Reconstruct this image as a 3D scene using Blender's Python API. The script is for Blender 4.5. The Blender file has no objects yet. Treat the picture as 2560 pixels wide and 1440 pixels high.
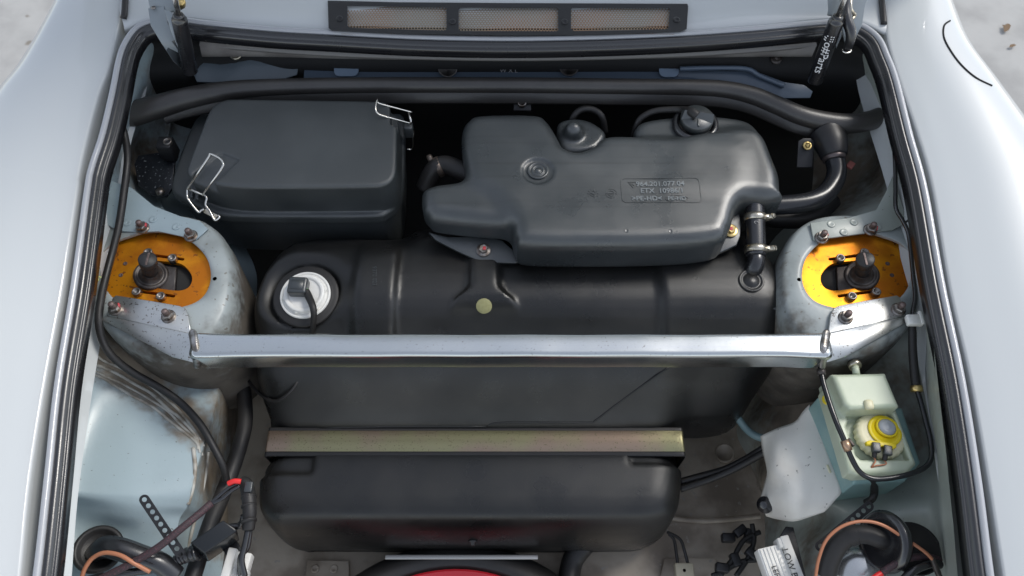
import bpy, bmesh, math, random
import numpy as np
from mathutils import Vector, Matrix
from mathutils.bvhtree import BVHTree
R = math.radians
rnd = random.Random(7)
SC = bpy.context.scene
# ------------------------------------------------------------ camera
PITCH, DIST, TH = R(60), 0.97, 0.643
CAM = np.array([0, -DIST*math.cos(PITCH), DIST*math.sin(PITCH)])
FW = np.array([0, math.cos(PITCH), -math.sin(PITCH)])
UP = np.array([0, math.sin(PITCH), math.cos(PITCH)])
RT = np.array([1., 0, 0])
cd = bpy.data.cameras.new('camera'); cam = bpy.data.objects.new('camera', cd)
SC.collection.objects.link(cam); SC.camera = cam
cam.location = CAM; cam.rotation_euler = (math.pi/2-PITCH, 0, 0)
cd.sensor_width = 36; cd.lens = 18/TH; cd.clip_start = .01; cd.clip_end = 400
cd.dof.use_dof = True; cd.dof.focus_distance = DIST; cd.dof.aperture_fstop = 9
# ------------------------------------------------------------ light
SUN_EL, SUN_AZ = R(52), R(58)      # azimuth measured from +Y towards +X
w = bpy.data.worlds.new('World'); SC.world = w; w.use_nodes = True
nt = w.node_tree; nt.nodes.clear()
sky = nt.nodes.new('ShaderNodeTexSky'); sky.sky_type = 'NISHITA'; sky.sun_disc = False
sky.sun_elevation = SUN_EL; sky.sun_rotation = SUN_AZ
sky.air_density = 1.0; sky.dust_density = .6; sky.ozone_density = .2
bg = nt.nodes.new('ShaderNodeBackground'); bg.inputs[1].default_value = .15
wo = nt.nodes.new('ShaderNodeOutputWorld')
hs = nt.nodes.new('ShaderNodeHueSaturation'); hs.inputs['Saturation'].default_value = .45
nt.links.new(sky.outputs[0], hs.inputs['Color']); nt.links.new(hs.outputs[0], bg.inputs[0]); nt.links.new(bg.outputs[0], wo.inputs[0])
sl = bpy.data.lights.new('sun', 'SUN'); sl.energy = 1.3; sl.angle = R(17); sl.color = (1, .96, .89)
so = bpy.data.objects.new('sun', sl); SC.collection.objects.link(so)
sd = Vector((math.sin(SUN_AZ)*math.cos(SUN_EL), math.cos(SUN_AZ)*math.cos(SUN_EL), math.sin(SUN_EL)))
so.rotation_euler = sd.to_track_quat('Z', 'Y').to_euler(); so.location = sd*3
SC.view_settings.view_transform = 'Standard'; SC.view_settings.look = 'None'
SC.view_settings.exposure = 0.70; SC.view_settings.gamma = 1
# ------------------------------------------------------------ helpers: places
EA, EB = .06, .10                  # bonnet-edge plane z = EA + EB*y
def ray(px, py):
    u = (px-1280)/1280*TH; v = (720-py)/1280*TH
    return FW + u*RT + v*UP
def V(px, py, z=0.):
    d = ray(px, py); t = (z-CAM[2])/d[2]
    return CAM + t*d
def E(px, py, dz=0.):
    d = ray(px, py); t = (EA+dz+EB*CAM[1]-CAM[2])/(d[2]-EB*d[1])
    return CAM + t*d
def VY(px, py, y):                 # point at depth plane y
    d = ray(px, py); return CAM + d*((y-CAM[1])/d[1])
def Vs(l, z=None): return np.array([V(*p) if len(p) == 3 else V(p[0], p[1], z) for p in l])
def mx(l): return [(2532-p[0],)+tuple(p[1:]) for p in l]
def on(px, py, tree, off=0.):
    d = Vector(ray(px, py)).normalized()
    h, n, i, dist = tree.ray_cast(Vector(CAM), d)
    if h is None: return None, None
    if n.dot(d) > 0: n = -n
    return np.array(h)+np.array(n)*off, np.array(n)
def tree_of(*ms):
    vs, fs = join(*ms); return BVHTree.FromPolygons([Vector(v) for v in vs], fs)
# ------------------------------------------------------------ helpers: meshes (verts, faces)
def join(*ms):
    vs, fs, o = [], [], 0
    for v, f in ms:
        vs.append(np.asarray(v, float)); fs += [tuple(i+o for i in q) for q in f]; o += len(v)
    return np.vstack(vs), fs
def cr(pts, n=6, closed=False):    # Catmull-Rom
    P = np.asarray(pts, float); N = len(P); out = []
    for i in range(N if closed else N-1):
        if closed: a, b, c, d = P[(i-1) % N], P[i], P[(i+1) % N], P[(i+2) % N]
        else: a, b, c, d = P[max(i-1, 0)], P[i], P[i+1], P[min(i+2, N-1)]
        for k in range(n):
            t = k/n
            out.append(.5*(2*b+(c-a)*t+(2*a-5*b+4*c-d)*t*t+(3*b-3*c+d-a)*t**3))
    if not closed: out.append(P[-1])
    return np.array(out)
def grid_faces(r, c, cr_=False, cc=False):
    f = []
    for i in range(r if cr_ else r-1):
        for j in range(c if cc else c-1):
            a, b = i*c+j, i*c+(j+1) % c; i2 = (i+1) % r
            f.append((a, b, i2*c+(j+1) % c, i2*c+j))
    return f
def patch(net, nu=6, nv=6):        # smooth surface through a net of 3D points [rows][cols]
    rows = np.array([cr(r, nv) for r in net])
    cols = np.array([cr(rows[:, j], nu) for j in range(rows.shape[1])]).transpose(1, 0, 2)
    return cols.reshape(-1, 3), grid_faces(cols.shape[0], cols.shape[1])
def loft(rings, closed=True, cap0=False, cap1=False):
    n = len(rings[0]); vs = np.vstack(rings); f = grid_faces(len(rings), n, False, closed)
    if cap0: f.append(tuple(range(n))[::-1])
    if cap1: f.append(tuple(range((len(rings)-1)*n, len(rings)*n)))
    return vs, f
def tube(pts, r, n=12, sub=6, caps=True, ribs=0, ribamp=0.):
    P = cr(pts, sub) if sub > 1 else np.asarray(pts, float)
    rr = np.interp(np.linspace(0, 1, len(P)), np.linspace(0, 1, len(r)), r) if hasattr(r, '__len__') else np.full(len(P), r)
    if ribs:
        m = ribs*4; s = np.linspace(0, len(P)-1, m)
        P2 = np.array([np.interp(s, range(len(P)), P[:, k]) for k in range(3)]).T
        rr = np.interp(s, range(len(P)), rr)+ribamp*np.array([0, 1, 1, 0]*ribs); P = P2
    T = np.gradient(P, axis=0); T /= np.linalg.norm(T, axis=1)[:, None]+1e-12
    nrm = np.cross(T[0], [0, 0, 1.]);
    if np.linalg.norm(nrm) < .05: nrm = np.cross(T[0], [1., 0, 0])
    nrm /= np.linalg.norm(nrm); rings = []
    a = np.linspace(0, 2*np.pi, n, endpoint=False)
    for i in range(len(P)):
        nrm = nrm-T[i]*nrm.dot(T[i]); nrm /= np.linalg.norm(nrm); b = np.cross(T[i], nrm)
        rings.append(P[i]+rr[i]*(np.cos(a)[:, None]*nrm+np.sin(a)[:, None]*b))
    return loft(rings, True, caps, caps)
def sweep(path, prof, closed_prof=True):  # profile in (side, up); side = tangent x up
    P = np.asarray(path, float); T = np.gradient(P, axis=0); T /= np.linalg.norm(T, axis=1)[:, None]
    S = np.cross(T, [0, 0, 1.]); S /= np.linalg.norm(S, axis=1)[:, None]; U = np.cross(S, T)
    rings = [P[i]+np.array([s*S[i]+u*U[i] for s, u in prof]) for i in range(len(P))]
    return loft(rings, closed_prof)
def frame(axis):
    z = np.asarray(axis, float); z = z/np.linalg.norm(z)
    x = np.cross([0, 1., 0], z); x = x if np.linalg.norm(x) > .1 else np.cross([1., 0, 0], z)
    x /= np.linalg.norm(x); return x, np.cross(z, x), z
def place(m, c, axis=(0, 0, 1), rot=0.):
    x, y, z = frame(axis); v = np.asarray(m[0], float)
    if rot:
        q = v.copy(); q[:, 0] = v[:, 0]*math.cos(rot)-v[:, 1]*math.sin(rot); q[:, 1] = v[:, 0]*math.sin(rot)+v[:, 1]*math.cos(rot); v = q
    return np.asarray(c)+v[:, :1]*x+v[:, 1:2]*y+v[:, 2:3]*z, m[1]
def lathe(prof, n=24, c=(0, 0, 0), axis=(0, 0, 1), rot=0.):
    a = np.linspace(0, 2*np.pi, n, endpoint=False)
    rings = [np.stack([r*np.cos(a), r*np.sin(a), np.full(n, z)], 1) for r, z in prof]
    return place(loft(rings, True, prof[0][0] > 1e-6, prof[-1][0] > 1e-6), c, axis, rot)
def rbox(c, s, r=.002, seg=2, mat3=None, taper=1.):
    bm = bmesh.new(); bmesh.ops.create_cube(bm, size=1)
    for v in bm.verts:
        k = taper if v.co.z > 0 else 1
        v.co = Vector((v.co.x*s[0]*k, v.co.y*s[1]*k, v.co.z*s[2]))
    if r: bmesh.ops.bevel(bm, geom=list(bm.edges), offset=r, segments=seg, profile=.5, affect='EDGES')
    vs = np.array([v.co[:] for v in bm.verts]); fs = [tuple(v.index for v in f.verts) for f in bm.faces]; bm.free()
    if mat3 is not None: vs = vs@np.asarray(mat3).T
    return vs+np.asarray(c), fs
def rotz(a): return np.array([[math.cos(a), -math.sin(a), 0], [math.sin(a), math.cos(a), 0], [0, 0, 1]])
def axes(x, z):
    x = np.asarray(x, float); z = np.asarray(z, float); x /= np.linalg.norm(x); z = z-x*z.dot(x); z /= np.linalg.norm(z)
    return np.stack([x, np.cross(z, x), z], 1)
def plate(pts, thick, bevel=.0008, up=(0, 0, 1)):  # solid sheet: top outline pts, thickness down
    P = np.asarray(pts, float); bm = bmesh.new()
    top = [bm.verts.new(p) for p in P]; bot = [bm.verts.new(p-np.asarray(up)*thick) for p in P]
    n = len(P); bm.faces.new(top); bm.faces.new(bot[::-1])
    for i in range(n): bm.faces.new((top[i], bot[i], bot[(i+1) % n], top[(i+1) % n]))
    bmesh.ops.recalc_face_normals(bm, faces=bm.faces)
    if bevel:
        es = [e for e in bm.edges if len(set(top) & set(e.verts)) == 2]
        bmesh.ops.bevel(bm, geom=es, offset=bevel, segments=2, profile=.5, affect='EDGES')
    bmesh.ops.triangulate(bm, faces=[f for f in bm.faces if len(f.verts) > 4])
    bm.verts.index_update(); vs = np.array([v.co[:] for v in bm.verts]); fs = [tuple(v.index for v in f.verts) for f in bm.faces]; bm.free()
    return vs, fs
def obj_mesh(o):
    dg = bpy.context.evaluated_depsgraph_get(); me = bpy.data.meshes.new_from_object(o.evaluated_get(dg))
    vs = np.array([v.co[:] for v in me.vertices]); fs = [tuple(p.vertices) for p in me.polygons]
    bpy.data.meshes.remove(me); return vs, fs
def fill2d(loops, half, bevel=0.):  # filled 2D outline with holes, thickness 2*half
    cu = bpy.data.curves.new('outline', 'CURVE'); cu.dimensions = '2D'; cu.fill_mode = 'BOTH'
    cu.extrude = max(half-bevel, 0); cu.bevel_depth = bevel; cu.bevel_resolution = 1
    for lp in loops:
        s = cu.splines.new('POLY'); s.points.add(len(lp)-1); s.use_cyclic_u = True
        for p, q in zip(s.points, lp): p.co = (q[0], q[1], 0, 1)
    o = bpy.data.objects.new('outline', cu); SC.collection.objects.link(o); bpy.context.view_layer.update()
    m = obj_mesh(o); bpy.data.objects.remove(o); bpy.data.curves.remove(cu); return m
def text(s, size, half=.0003, off=0.):
    cu = bpy.data.curves.new('lettering', 'FONT'); cu.body = s; cu.size = size; cu.extrude = half
    cu.align_x = 'CENTER'; cu.align_y = 'CENTER'; cu.resolution_u = 3; cu.offset = size*off
    o = bpy.data.objects.new('lettering', cu); SC.collection.objects.link(o); bpy.context.view_layer.update()
    m = obj_mesh(o); bpy.data.objects.remove(o); bpy.data.curves.remove(cu); return m
def xform(m, origin, x, y, z):
    v = m[0]; return np.asarray(origin)+v[:, :1]*np.asarray(x)+v[:, 1:2]*np.asarray(y)+v[:, 2:3]*np.asarray(z), m[1]
def ell(c, a, b, n=20, ph=0.):
    t = np.linspace(0, 2*np.pi, n, endpoint=False)+ph
    return [(c[0]+a*math.cos(q), c[1]+b*math.sin(q)) for q in t]
def capsule(p, q, r, n=8):
    p, q = np.asarray(p[:2], float), np.asarray(q[:2], float); d = (q-p); a = math.atan2(d[1], d[0]); out = []
    for k in range(n+1): t = a-math.pi/2+math.pi*k/n; out.append((q[0]+r*math.cos(t), q[1]+r*math.sin(t)))
    for k in range(n+1): t = a+math.pi/2+math.pi*k/n; out.append((p[0]+r*math.cos(t), p[1]+r*math.sin(t)))
    return out
# --- signed distance solids
def nets(F, o, h, its=6):                 # naive surface nets + relaxation onto the smooth field
    s = F < 0; nx, ny, nz = F.shape
    acc = np.zeros((nx-1, ny-1, nz-1, 3)); cnt = np.zeros((nx-1, ny-1, nz-1))
    cs = [(i, j, k) for i in (0, 1) for j in (0, 1) for k in (0, 1)]
    def cv(A, c): return A[c[0]:c[0]+nx-1, c[1]:c[1]+ny-1, c[2]:c[2]+nz-1]
    for a in cs:
        for ax in range(3):
            if a[ax]: continue
            b = list(a); b[ax] = 1; fa, fb = cv(F, a), cv(F, b); x = cv(s, a) != cv(s, b)
            t = np.where(x, fa/np.where(x, fa-fb, 1), 0)
            for k in range(3): acc[..., k] += np.where(x, a[k]+(t if k == ax else 0), 0)
            cnt += x
    act = cnt > 0; idx = -np.ones(act.shape, int); idx[act] = np.arange(act.sum())
    vs = np.argwhere(act)+acc[act]/cnt[act][:, None]; fs = []
    for ax in range(3):
        b, c = [(1, 2), (2, 0), (0, 1)][ax]
        sa = np.take(s, range(F.shape[ax]-1), ax); sb = np.take(s, range(1, F.shape[ax]), ax)
        x = np.argwhere(sa != sb)
        x = x[(x[:, b] > 0) & (x[:, c] > 0) & (x[:, b] < F.shape[b]-1) & (x[:, c] < F.shape[c]-1)]
        inside = s[tuple(x.T)]
        def cell(db, dc):
            q = x.copy(); q[:, b] -= db; q[:, c] -= dc; return idx[tuple(q.T)]
        q = np.stack([cell(1, 1), cell(0, 1), cell(0, 0), cell(1, 0)], 1)
        q[~inside] = q[~inside][:, ::-1]; fs.append(q)
    fs = np.vstack(fs); e = np.vstack([fs[:, [0, 1]], fs[:, [1, 2]], fs[:, [2, 3]], fs[:, [3, 0]]])
    e = np.vstack([e, e[:, ::-1]]); deg = np.bincount(e[:, 0], minlength=len(vs))[:, None]
    lab = np.arange(len(vs))
    for _ in range(400):
        l2 = lab.copy(); np.minimum.at(l2, e[:, 0], lab[e[:, 1]]); l2 = l2[l2]
        if (l2 == lab).all(): break
        lab = l2
    big = np.bincount(lab).argmax(); keep = lab == big
    if not keep.all():
        new = np.cumsum(keep)-1; fs = new[fs[keep[fs[:, 0]]]]; vs = vs[keep]; e = new[e[keep[e[:, 0]]]]; deg = deg[keep]
    for it in range(its):
        m = np.stack([np.bincount(e[:, 0], vs[e[:, 1], k], len(vs)) for k in range(3)], 1)/deg
        vs = vs+(.5 if it % 2 == 0 else -.52)*(m-vs)
    return vs*h+np.asarray(o), [tuple(f) for f in fs.tolist()]
def lattice(lo, hi, h):
    ax = [np.arange(lo[k], hi[k]+h, h) for k in range(3)]
    X, Y, Z = np.meshgrid(*ax, indexing='ij'); return X, Y, Z
def sdpoly(px, py, poly):
    poly = np.asarray(poly)[:, :2]; d = np.full(px.shape, 1e9); s = np.ones(px.shape)
    for i in range(len(poly)):
        a, b = poly[i], poly[i-1]; ex, ey = b-a; wx, wy = px-a[0], py-a[1]
        t = np.clip((wx*ex+wy*ey)/(ex*ex+ey*ey+1e-18), 0, 1); d = np.minimum(d, (wx-ex*t)**2+(wy-ey*t)**2)
        c1, c2, c3 = py >= a[1], py < b[1], ex*wy > ey*wx
        s = np.where((c1 & c2 & c3) | (~c1 & ~c2 & ~c3), -s, s)
    return s*np.sqrt(d)
def smin(a, b, k): h = np.clip(.5+.5*(b-a)/k, 0, 1); return b*(1-h)+a*h-k*h*(1-h)
def smax(a, b, k): return -smin(-a, -b, k)
def ext(d2, Z, z0, z1, r):         # extruded outline rounded by r; z0, z1 may be fields
    a = d2+r; b = np.abs(Z-(z0+z1)/2)-(z1-z0)/2+r
    return np.minimum(np.maximum(a, b), 0)+np.hypot(np.maximum(a, 0), np.maximum(b, 0))-r
def sst(a, b, x): t = np.clip((x-a)/(b-a), 0, 1); return t*t*(3-2*t)
# ------------------------------------------------------------ helpers: objects
def put(name, m, material, parent=None, smooth=True, attr=None, angle=None, label=None, kind=None):
    vs, fs = m; vs = np.asarray(vs, float)
    root = parent
    while root is not None and root.parent is not None: root = root.parent
    if parent is None: org = np.array([(vs[:, 0].min()+vs[:, 0].max())/2, (vs[:, 1].min()+vs[:, 1].max())/2, vs[:, 2].min()])
    else: org = np.array(root['org'])
    me = bpy.data.meshes.new(name); me.from_pydata((vs-org).tolist(), [], fs); me.materials.append(material)
    if smooth:
        me.shade_smooth()
        if angle: me.set_sharp_from_angle(angle=R(angle))
    if attr is not None:
        at = me.attributes.new('dirt_shade', 'FLOAT', 'POINT'); at.data.foreach_set('value', np.asarray(attr, np.float32))
    o = bpy.data.objects.new(name, me); SC.collection.objects.link(o)
    if parent is None: o.location = org; o['org'] = org.tolist()
    else: o.parent = parent
    if label: o['label'] = label
    if kind: o['kind'] = kind
    return o
def thing(name, label, cat, loc, group=None):
    o = bpy.data.objects.new(name, None); o.empty_display_size = .02; SC.collection.objects.link(o)
    o.location = loc; o['org'] = list(map(float, loc)); o['label'] = label; o['category'] = cat
    if group: o['group'] = group
    return o
def single(name, label, cat, m, material, group=None, **k):
    o = put(name, m, material, **k); o['label'] = label; o['category'] = cat
    if group: o['group'] = group
    return o
def inst(src, loc, parent, name=None):   # a copy sharing mesh data, placed at world loc
    o = src.copy(); SC.collection.objects.link(o); o.parent = parent
    root = parent
    while root.parent is not None: root = root.parent
    o.location = np.asarray(loc)-np.array(root['org']); return o
# ------------------------------------------------------------ materials
def mat(name, col, rough=.5, metal=0., col2=None, ns=30., nlo=.4, nhi=.65, bump=None, speck=None, dirt_shade=None, coat=0., coatr=.05, rvar=0., sss=0., trans=0., spec=.5, streak=None, ior=1.5, alpha=1.):
    m = bpy.data.materials.new(name); m.use_nodes = True; t = m.node_tree; N, L = t.nodes, t.links
    b = N['Principled BSDF']; b.inputs['Roughness'].default_value = rough; b.inputs['Metallic'].default_value = metal
    b.inputs['Coat Weight'].default_value = coat; b.inputs['Coat Roughness'].default_value = coatr
    b.inputs['Specular IOR Level'].default_value = spec; b.inputs['IOR'].default_value = ior
    if trans: b.inputs['Transmission Weight'].default_value = trans
    if sss: b.inputs['Subsurface Weight'].default_value = sss; b.inputs['Subsurface Radius'].default_value = (.01, .01, .01); b.inputs['Subsurface Scale'].default_value = 1
    tc = N.new('ShaderNodeTexCoord').outputs['Object']
    def noise(s, det=4, v=tc):
        n = N.new('ShaderNodeTexNoise'); n.inputs['Scale'].default_value = s; n.inputs['Detail'].default_value = det; L.new(v, n.inputs['Vector']); return n.outputs['Fac']
    def ramp(f, lo, hi):
        r = N.new('ShaderNodeMapRange'); r.interpolation_type = 'SMOOTHSTEP'; r.inputs[1].default_value = lo; r.inputs[2].default_value = hi; L.new(f, r.inputs[0]); return r.outputs[0]
    def mix(f, a, c):
        x = N.new('ShaderNodeMix'); x.data_type = 'RGBA'; L.new(f, x.inputs[0])
        for v, s in ((a, x.inputs[6]), (c, x.inputs[7])):
            if isinstance(v, tuple): s.default_value = v+(1,)
            else: L.new(v, s)
        return x.outputs[2]
    def math_(op, a, c):
        x = N.new('ShaderNodeMath'); x.operation = op
        for v, s in ((a, x.inputs[0]), (c, x.inputs[1])):
            if isinstance(v, (int, float)): s.default_value = v
            else: L.new(v, s)
        return x.outputs[0]
    c = tuple(col); rsrc = None
    if col2: c = mix(ramp(noise(ns), nlo, nhi), c, tuple(col2))
    if streak:                      # (axis scale vec, colour, amount)
        mp = N.new('ShaderNodeMapping'); mp.inputs['Scale'].default_value = streak[0]; L.new(tc, mp.inputs[0])
        c = mix(math_('MULTIPLY', ramp(noise(1., 3, mp.outputs[0]), .5, .75), streak[2]), c, streak[1])
    if speck:                       # (scale, threshold, colour)
        c = mix(ramp(noise(speck[0], 2), speck[1], speck[1]+.06), c, speck[2])
    if dirt_shade:                        # colour applied where the vertex attribute and noise agree
        at = N.new('ShaderNodeAttribute'); at.attribute_name = 'dirt_shade'
        f = ramp(math_('ADD', at.outputs['Fac'], math_('MULTIPLY', math_('SUBTRACT', noise(75, 9), .5), 1.0)), .2, .95)
        c = mix(f, c, mix(ramp(noise(25, 5), .4, .65), dirt_shade, tuple(x*.55 for x in dirt_shade)))
        rr = N.new('ShaderNodeMapRange'); L.new(f, rr.inputs[0]); rr.inputs[3].default_value = rough; rr.inputs[4].default_value = .75; rsrc = rr.outputs[0]
        cw = math_('MULTIPLY', math_('SUBTRACT', 1., f), coat); L.new(cw, b.inputs['Coat Weight'])
    if isinstance(c, tuple): b.inputs['Base Color'].default_value = c+(1,)
    else: L.new(c, b.inputs['Base Color'])
    if rvar and rsrc is None:
        rr = N.new('ShaderNodeMapRange'); L.new(noise(18, 5), rr.inputs[0]); rr.inputs[1].default_value = .3; rr.inputs[2].default_value = .7
        rr.inputs[3].default_value = max(rough-rvar, .03); rr.inputs[4].default_value = rough+rvar; rsrc = rr.outputs[0]
    if rsrc is not None: L.new(rsrc, b.inputs['Roughness'])
    if bump:
        bs = [bump] if not isinstance(bump, list) else bump; prev = None
        for s, st in bs:
            bn = N.new('ShaderNodeBump'); bn.inputs['Strength'].default_value = st; bn.inputs['Distance'].default_value = .001
            L.new(noise(s, 3), bn.inputs['Height'])
            if prev is not None: L.new(prev, bn.inputs['Normal'])
            prev = bn.outputs[0]
        L.new(prev, b.inputs['Normal'])
    return m
BROWN = (.22, .18, .135)
M = dict(
 towerp=mat('worn_tower_paint', (.33, .365, .365), .42, coat=.25, coatr=.3, col2=(.25, .275, .27), ns=20, dirt_shade=(.11, .095, .078), bump=[(220, .15), (40, .1)], speck=(160, .66, (.17, .16, .14))),  # dirt colour darkened to hold the shade on the tower skirts
 letter=mat('edge_light_lettering', (.17, .185, .19), .4),  # lighter grey put in for light catching the raised edges
 paint=mat('silver_white_paint', (.53, .55, .55), .32, coat=1., coatr=.04, bump=(900, .02)),
 inner=mat('inner_paint', (.33, .41, .44), .38, coat=.35, coatr=.25, col2=(.29, .36, .385), ns=9, dirt_shade=BROWN, bump=[(220, .12), (40, .1)], speck=(260, .71, (.12, .11, .1))),
 wallp=mat('grey_inner_wall', (.30, .31, .29), .45, coat=.2, coatr=.3, col2=(.22, .22, .2), ns=14, dirt_shade=BROWN, bump=[(180, .15)]),
 floorp=mat('dirty_floor_paint', (.36, .31, .25), .5, col2=(.19, .155, .12), ns=16, dirt_shade=BROWN, bump=[(150, .3), (25, .3)], speck=(120, .66, (.28, .26, .23))),
 rubber=mat('black_rubber', (.012, .012, .014), .28, spec=.9, bump=(500, .06), rvar=.08),
 bulb=mat('flange_lip_paint', (.36, .37, .39), .35, coat=.8, coatr=.12, bump=(600, .12)),
 rubber2=mat('dull_black_rubber', (.017, .016, .016), .5, bump=(400, .15), rvar=.1),
 plastic=mat('black_moulded_plastic', (.025, .030, .032), .33, spec=1., col2=(.044, .050, .052), ns=7, bump=[(1400, .2), (60, .06)], rvar=.1, speck=(500, .74, (.11, .115, .115)), streak=((3, 160, 3), (.012, .013, .014), .5)),
 tank=mat('black_tank_plastic', (.0075, .0078, .0078), .33, spec=.55, col2=(.017, .0163, .0158), ns=6, bump=[(1400, .22), (30, .08)], rvar=.11, speck=(700, .72, (.1, .098, .095))),
 lid=mat('black_grained_lid', (.023, .028, .030), .40, spec=1., col2=(.038, .044, .046), ns=8, rvar=.08, bump=[(1800, .4), (50, .05)], speck=(600, .73, (.13, .14, .14))),
 black=mat('black_painted_metal', (.014, .014, .016), .45, bump=(300, .1)),
 void=mat('dark_cavity_shade', (.012, .012, .012), .8),  # flat black for gaps and holes; on the bulkhead it stands for shadow
 alu=mat('polished_aluminium', (.60, .62, .61), .2, 1., rvar=.05, speck=(420, .67, (.33, .32, .3)), bump=[(140, .03)], streak=((2, 300, 300), (.55, .57, .6), .5)),
 alub=mat('brushed_aluminium_plate', (.58, .59, .58), .38, 1., speck=(330, .63, (.2, .18, .16)), bump=[(400, .1)], rvar=.06),
 weld=mat('weld_bead_metal', (.45, .44, .43), .35, 1., col2=(.2, .18, .16), ns=80),
 orange=mat('orange_anodised_plate', (.84, .33, .012), .40, .7, col2=(.62, .19, .01), ns=26, rvar=.08, speck=(150, .64, (.38, .12, .02)), bump=(200, .05)),
 iron=mat('dark_oily_iron', (.045, .036, .032), .42, .5, col2=(.09, .08, .075), ns=60, bump=(250, .2)),
 steel=mat('dull_bolt_steel', (.30, .28, .26), .38, .9, col2=(.16, .13, .11), ns=120, bump=(300, .1)),
 rust=mat('rusty_stud', (.13, .095, .085), .55, .5, col2=(.2, .15, .14), ns=150, bump=(600, .3)),
 redmark=mat('red_paint_mark', (.5, .06, .07), .5),
 zinc=mat('yellow_zinc_plate', (.31, .29, .165), .38, .85, col2=(.32, .24, .18), ns=9, nlo=.42, nhi=.6, speck=(500, .62, (.2, .17, .1)), bump=(500, .12)),
 brass=mat('yellow_zinc_bolt', (.65, .5, .22), .3, .9, col2=(.5, .36, .15), ns=90),
 clamp=mat('zinc_clamp', (.62, .57, .48), .28, .95, col2=(.4, .36, .28), ns=70),
 chrome=mat('bright_wire_steel', (.72, .69, .64), .22, 1.),
 whitep=mat('white_plastic', (.78, .77, .73), .4, sss=.2, bump=(300, .05)),
 whitec=mat('greyish_white_plastic', (.74, .72, .66), .5, col2=(.66, .63, .57), ns=20, bump=(300, .08), speck=(150, .7, (.3, .28, .25))),
 resv=mat('translucent_reservoir', (.50, .55, .42), .38, sss=.35, col2=(.44, .50, .38), ns=18, bump=(200, .05)),
 resl=mat('fluid_filled_reservoir', (.25, .38, .36), .35, sss=.2, col2=(.20, .33, .33), ns=30),
 capm=mat('cream_cap_plastic', (.70, .66, .45), .42, sss=.25, bump=(300, .1)),
 yellow=mat('yellow_plastic', (.80, .62, .015), .4),
 clear=mat('grey_button', (.38, .40, .42), .25),
 copper=mat('copper_wire', (.42, .17, .09), .42, .1),
 red=mat('red_sleeve', (.75, .03, .03), .4),
 redrim=mat('red_rim_paint', (.42, .008, .018), .3, coat=.5),
 braid=mat('braided_sleeve', (.035, .022, .026), .6, speck=(900, .55, (.1, .04, .05)), bump=(1200, .5)),
 sticker=mat('olive_sticker', (.33, .32, .16), .5, col2=(.29, .28, .13), ns=300),
 grille=mat('grille_mesh_metal', (.36, .29, .21), .45, .5, col2=(.42, .27, .17), ns=14),
 frameb=mat('satin_black_frame', (.02, .02, .022), .4, bump=(700, .1)),
 white=mat('white_print', (.75, .75, .75), .5),
 grey_print=mat('worn_grey_print', (.3, .3, .3), .6),
 ink=mat('black_print', (.02, .02, .02), .6),
 label=mat('label_paper', (.62, .61, .58), .5),
 hosec=mat('clear_blue_hose', (.16, .24, .25), .3),
 duct=mat('pale_paint_patch', (.5, .53, .52), .5),
 leaf=mat('pale_leaf', (.45, .5, .2), .6),
 hinge=mat('hinge_grey_paint', (.22, .25, .27), .4, coat=.3, bump=(300, .05)),
 railr=mat('dusty_black_rail_cover', (.030, .028, .027), .4, spec=.7, bump=(400, .15), col2=(.042, .039, .037), ns=12),
 blueblack=mat('blue_black_sheet', (.085, .115, .155), .38, coat=.2, bump=[(300, .1)], rvar=.06),
 concrete=mat('concrete_drive', (.40, .395, .38), .85, col2=(.31, .305, .295), ns=6, bump=[(60, .4)], speck=(14, .68, (.2, .18, .15))),
 rustorange=mat('rust_patch', (.22, .09, .05), .8), dryleaf=mat('dry_leaf', (.17, .11, .06), .8),
)
# ============================================================ setting and car body
g = patch([[(x, y, -.62) for x in (-6, -2, 2, 6)] for y in (-4, 0, 4, 30)], 2, 2)
o = put('driveway', g, M['concrete']); o['kind'] = 'structure'
body = thing('car_body', 'silver white car body around the open front luggage compartment', 'car', (0, 0, -.6))
FL = [(-260, 345), (-100, 324), (0, 309), (150, 280), (235, 250), (336, 223), (437, 201), (480, 197), (715, 161), (950, 118), (1195, 79), (1430, 55), (1650, 30)]
FR = [(-260, 2172), (-100, 2196), (0, 2208), (100, 2217), (200, 2245), (336, 2291), (470, 2328), (715, 2370), (950, 2423), (1195, 2466), (1430, 2503), (1650, 2540)]
def fender(rows, s):
    net = []
    for py, px in rows:
        e = E(px, py); f = float(np.interp(e[1], [-.4, -.1, .1, .25, .36, .6], [1.25, 1.2, 1.02, .80, .60, .42]))
        prof = [(-.012, -.075), (-.0012, -.055), (.0, -.012), (.0006, -.003), (.0026, .0006), (.008, .0026), (.03, .0092), (.07, .0195), (.11, .022), (.15, .012), (.185, -.018), (.21, -.065), (.23, -.15), (.235, -.33), (.20, -.5)]
        net.append([e+np.array([s*(a*f if a > .01 else a), 0, b*(f if b > .004 else 1)]) for a, b in prof])
    return patch(net, 6, 5)
put('fender', fender(FL, -1), M['paint'], body); put('fender', fender(FR, 1), M['paint'], body)
# fuel flap shut line on the right fender
fm = tree_of(fender(FR, 1))
ln = [(2405, 50), (2375, 52), (2360, 65), (2360, 95), (2378, 130), (2405, 165), (2440, 195), (2480, 215), (2521, 230)]
pts = [on(a, b, fm, .0004)[0] for a, b in ln]; pts = [p for p in pts if p is not None]
put('fuel_flap_gap', tube(pts, .0012, 6, 5), M['void'], body)
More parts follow.
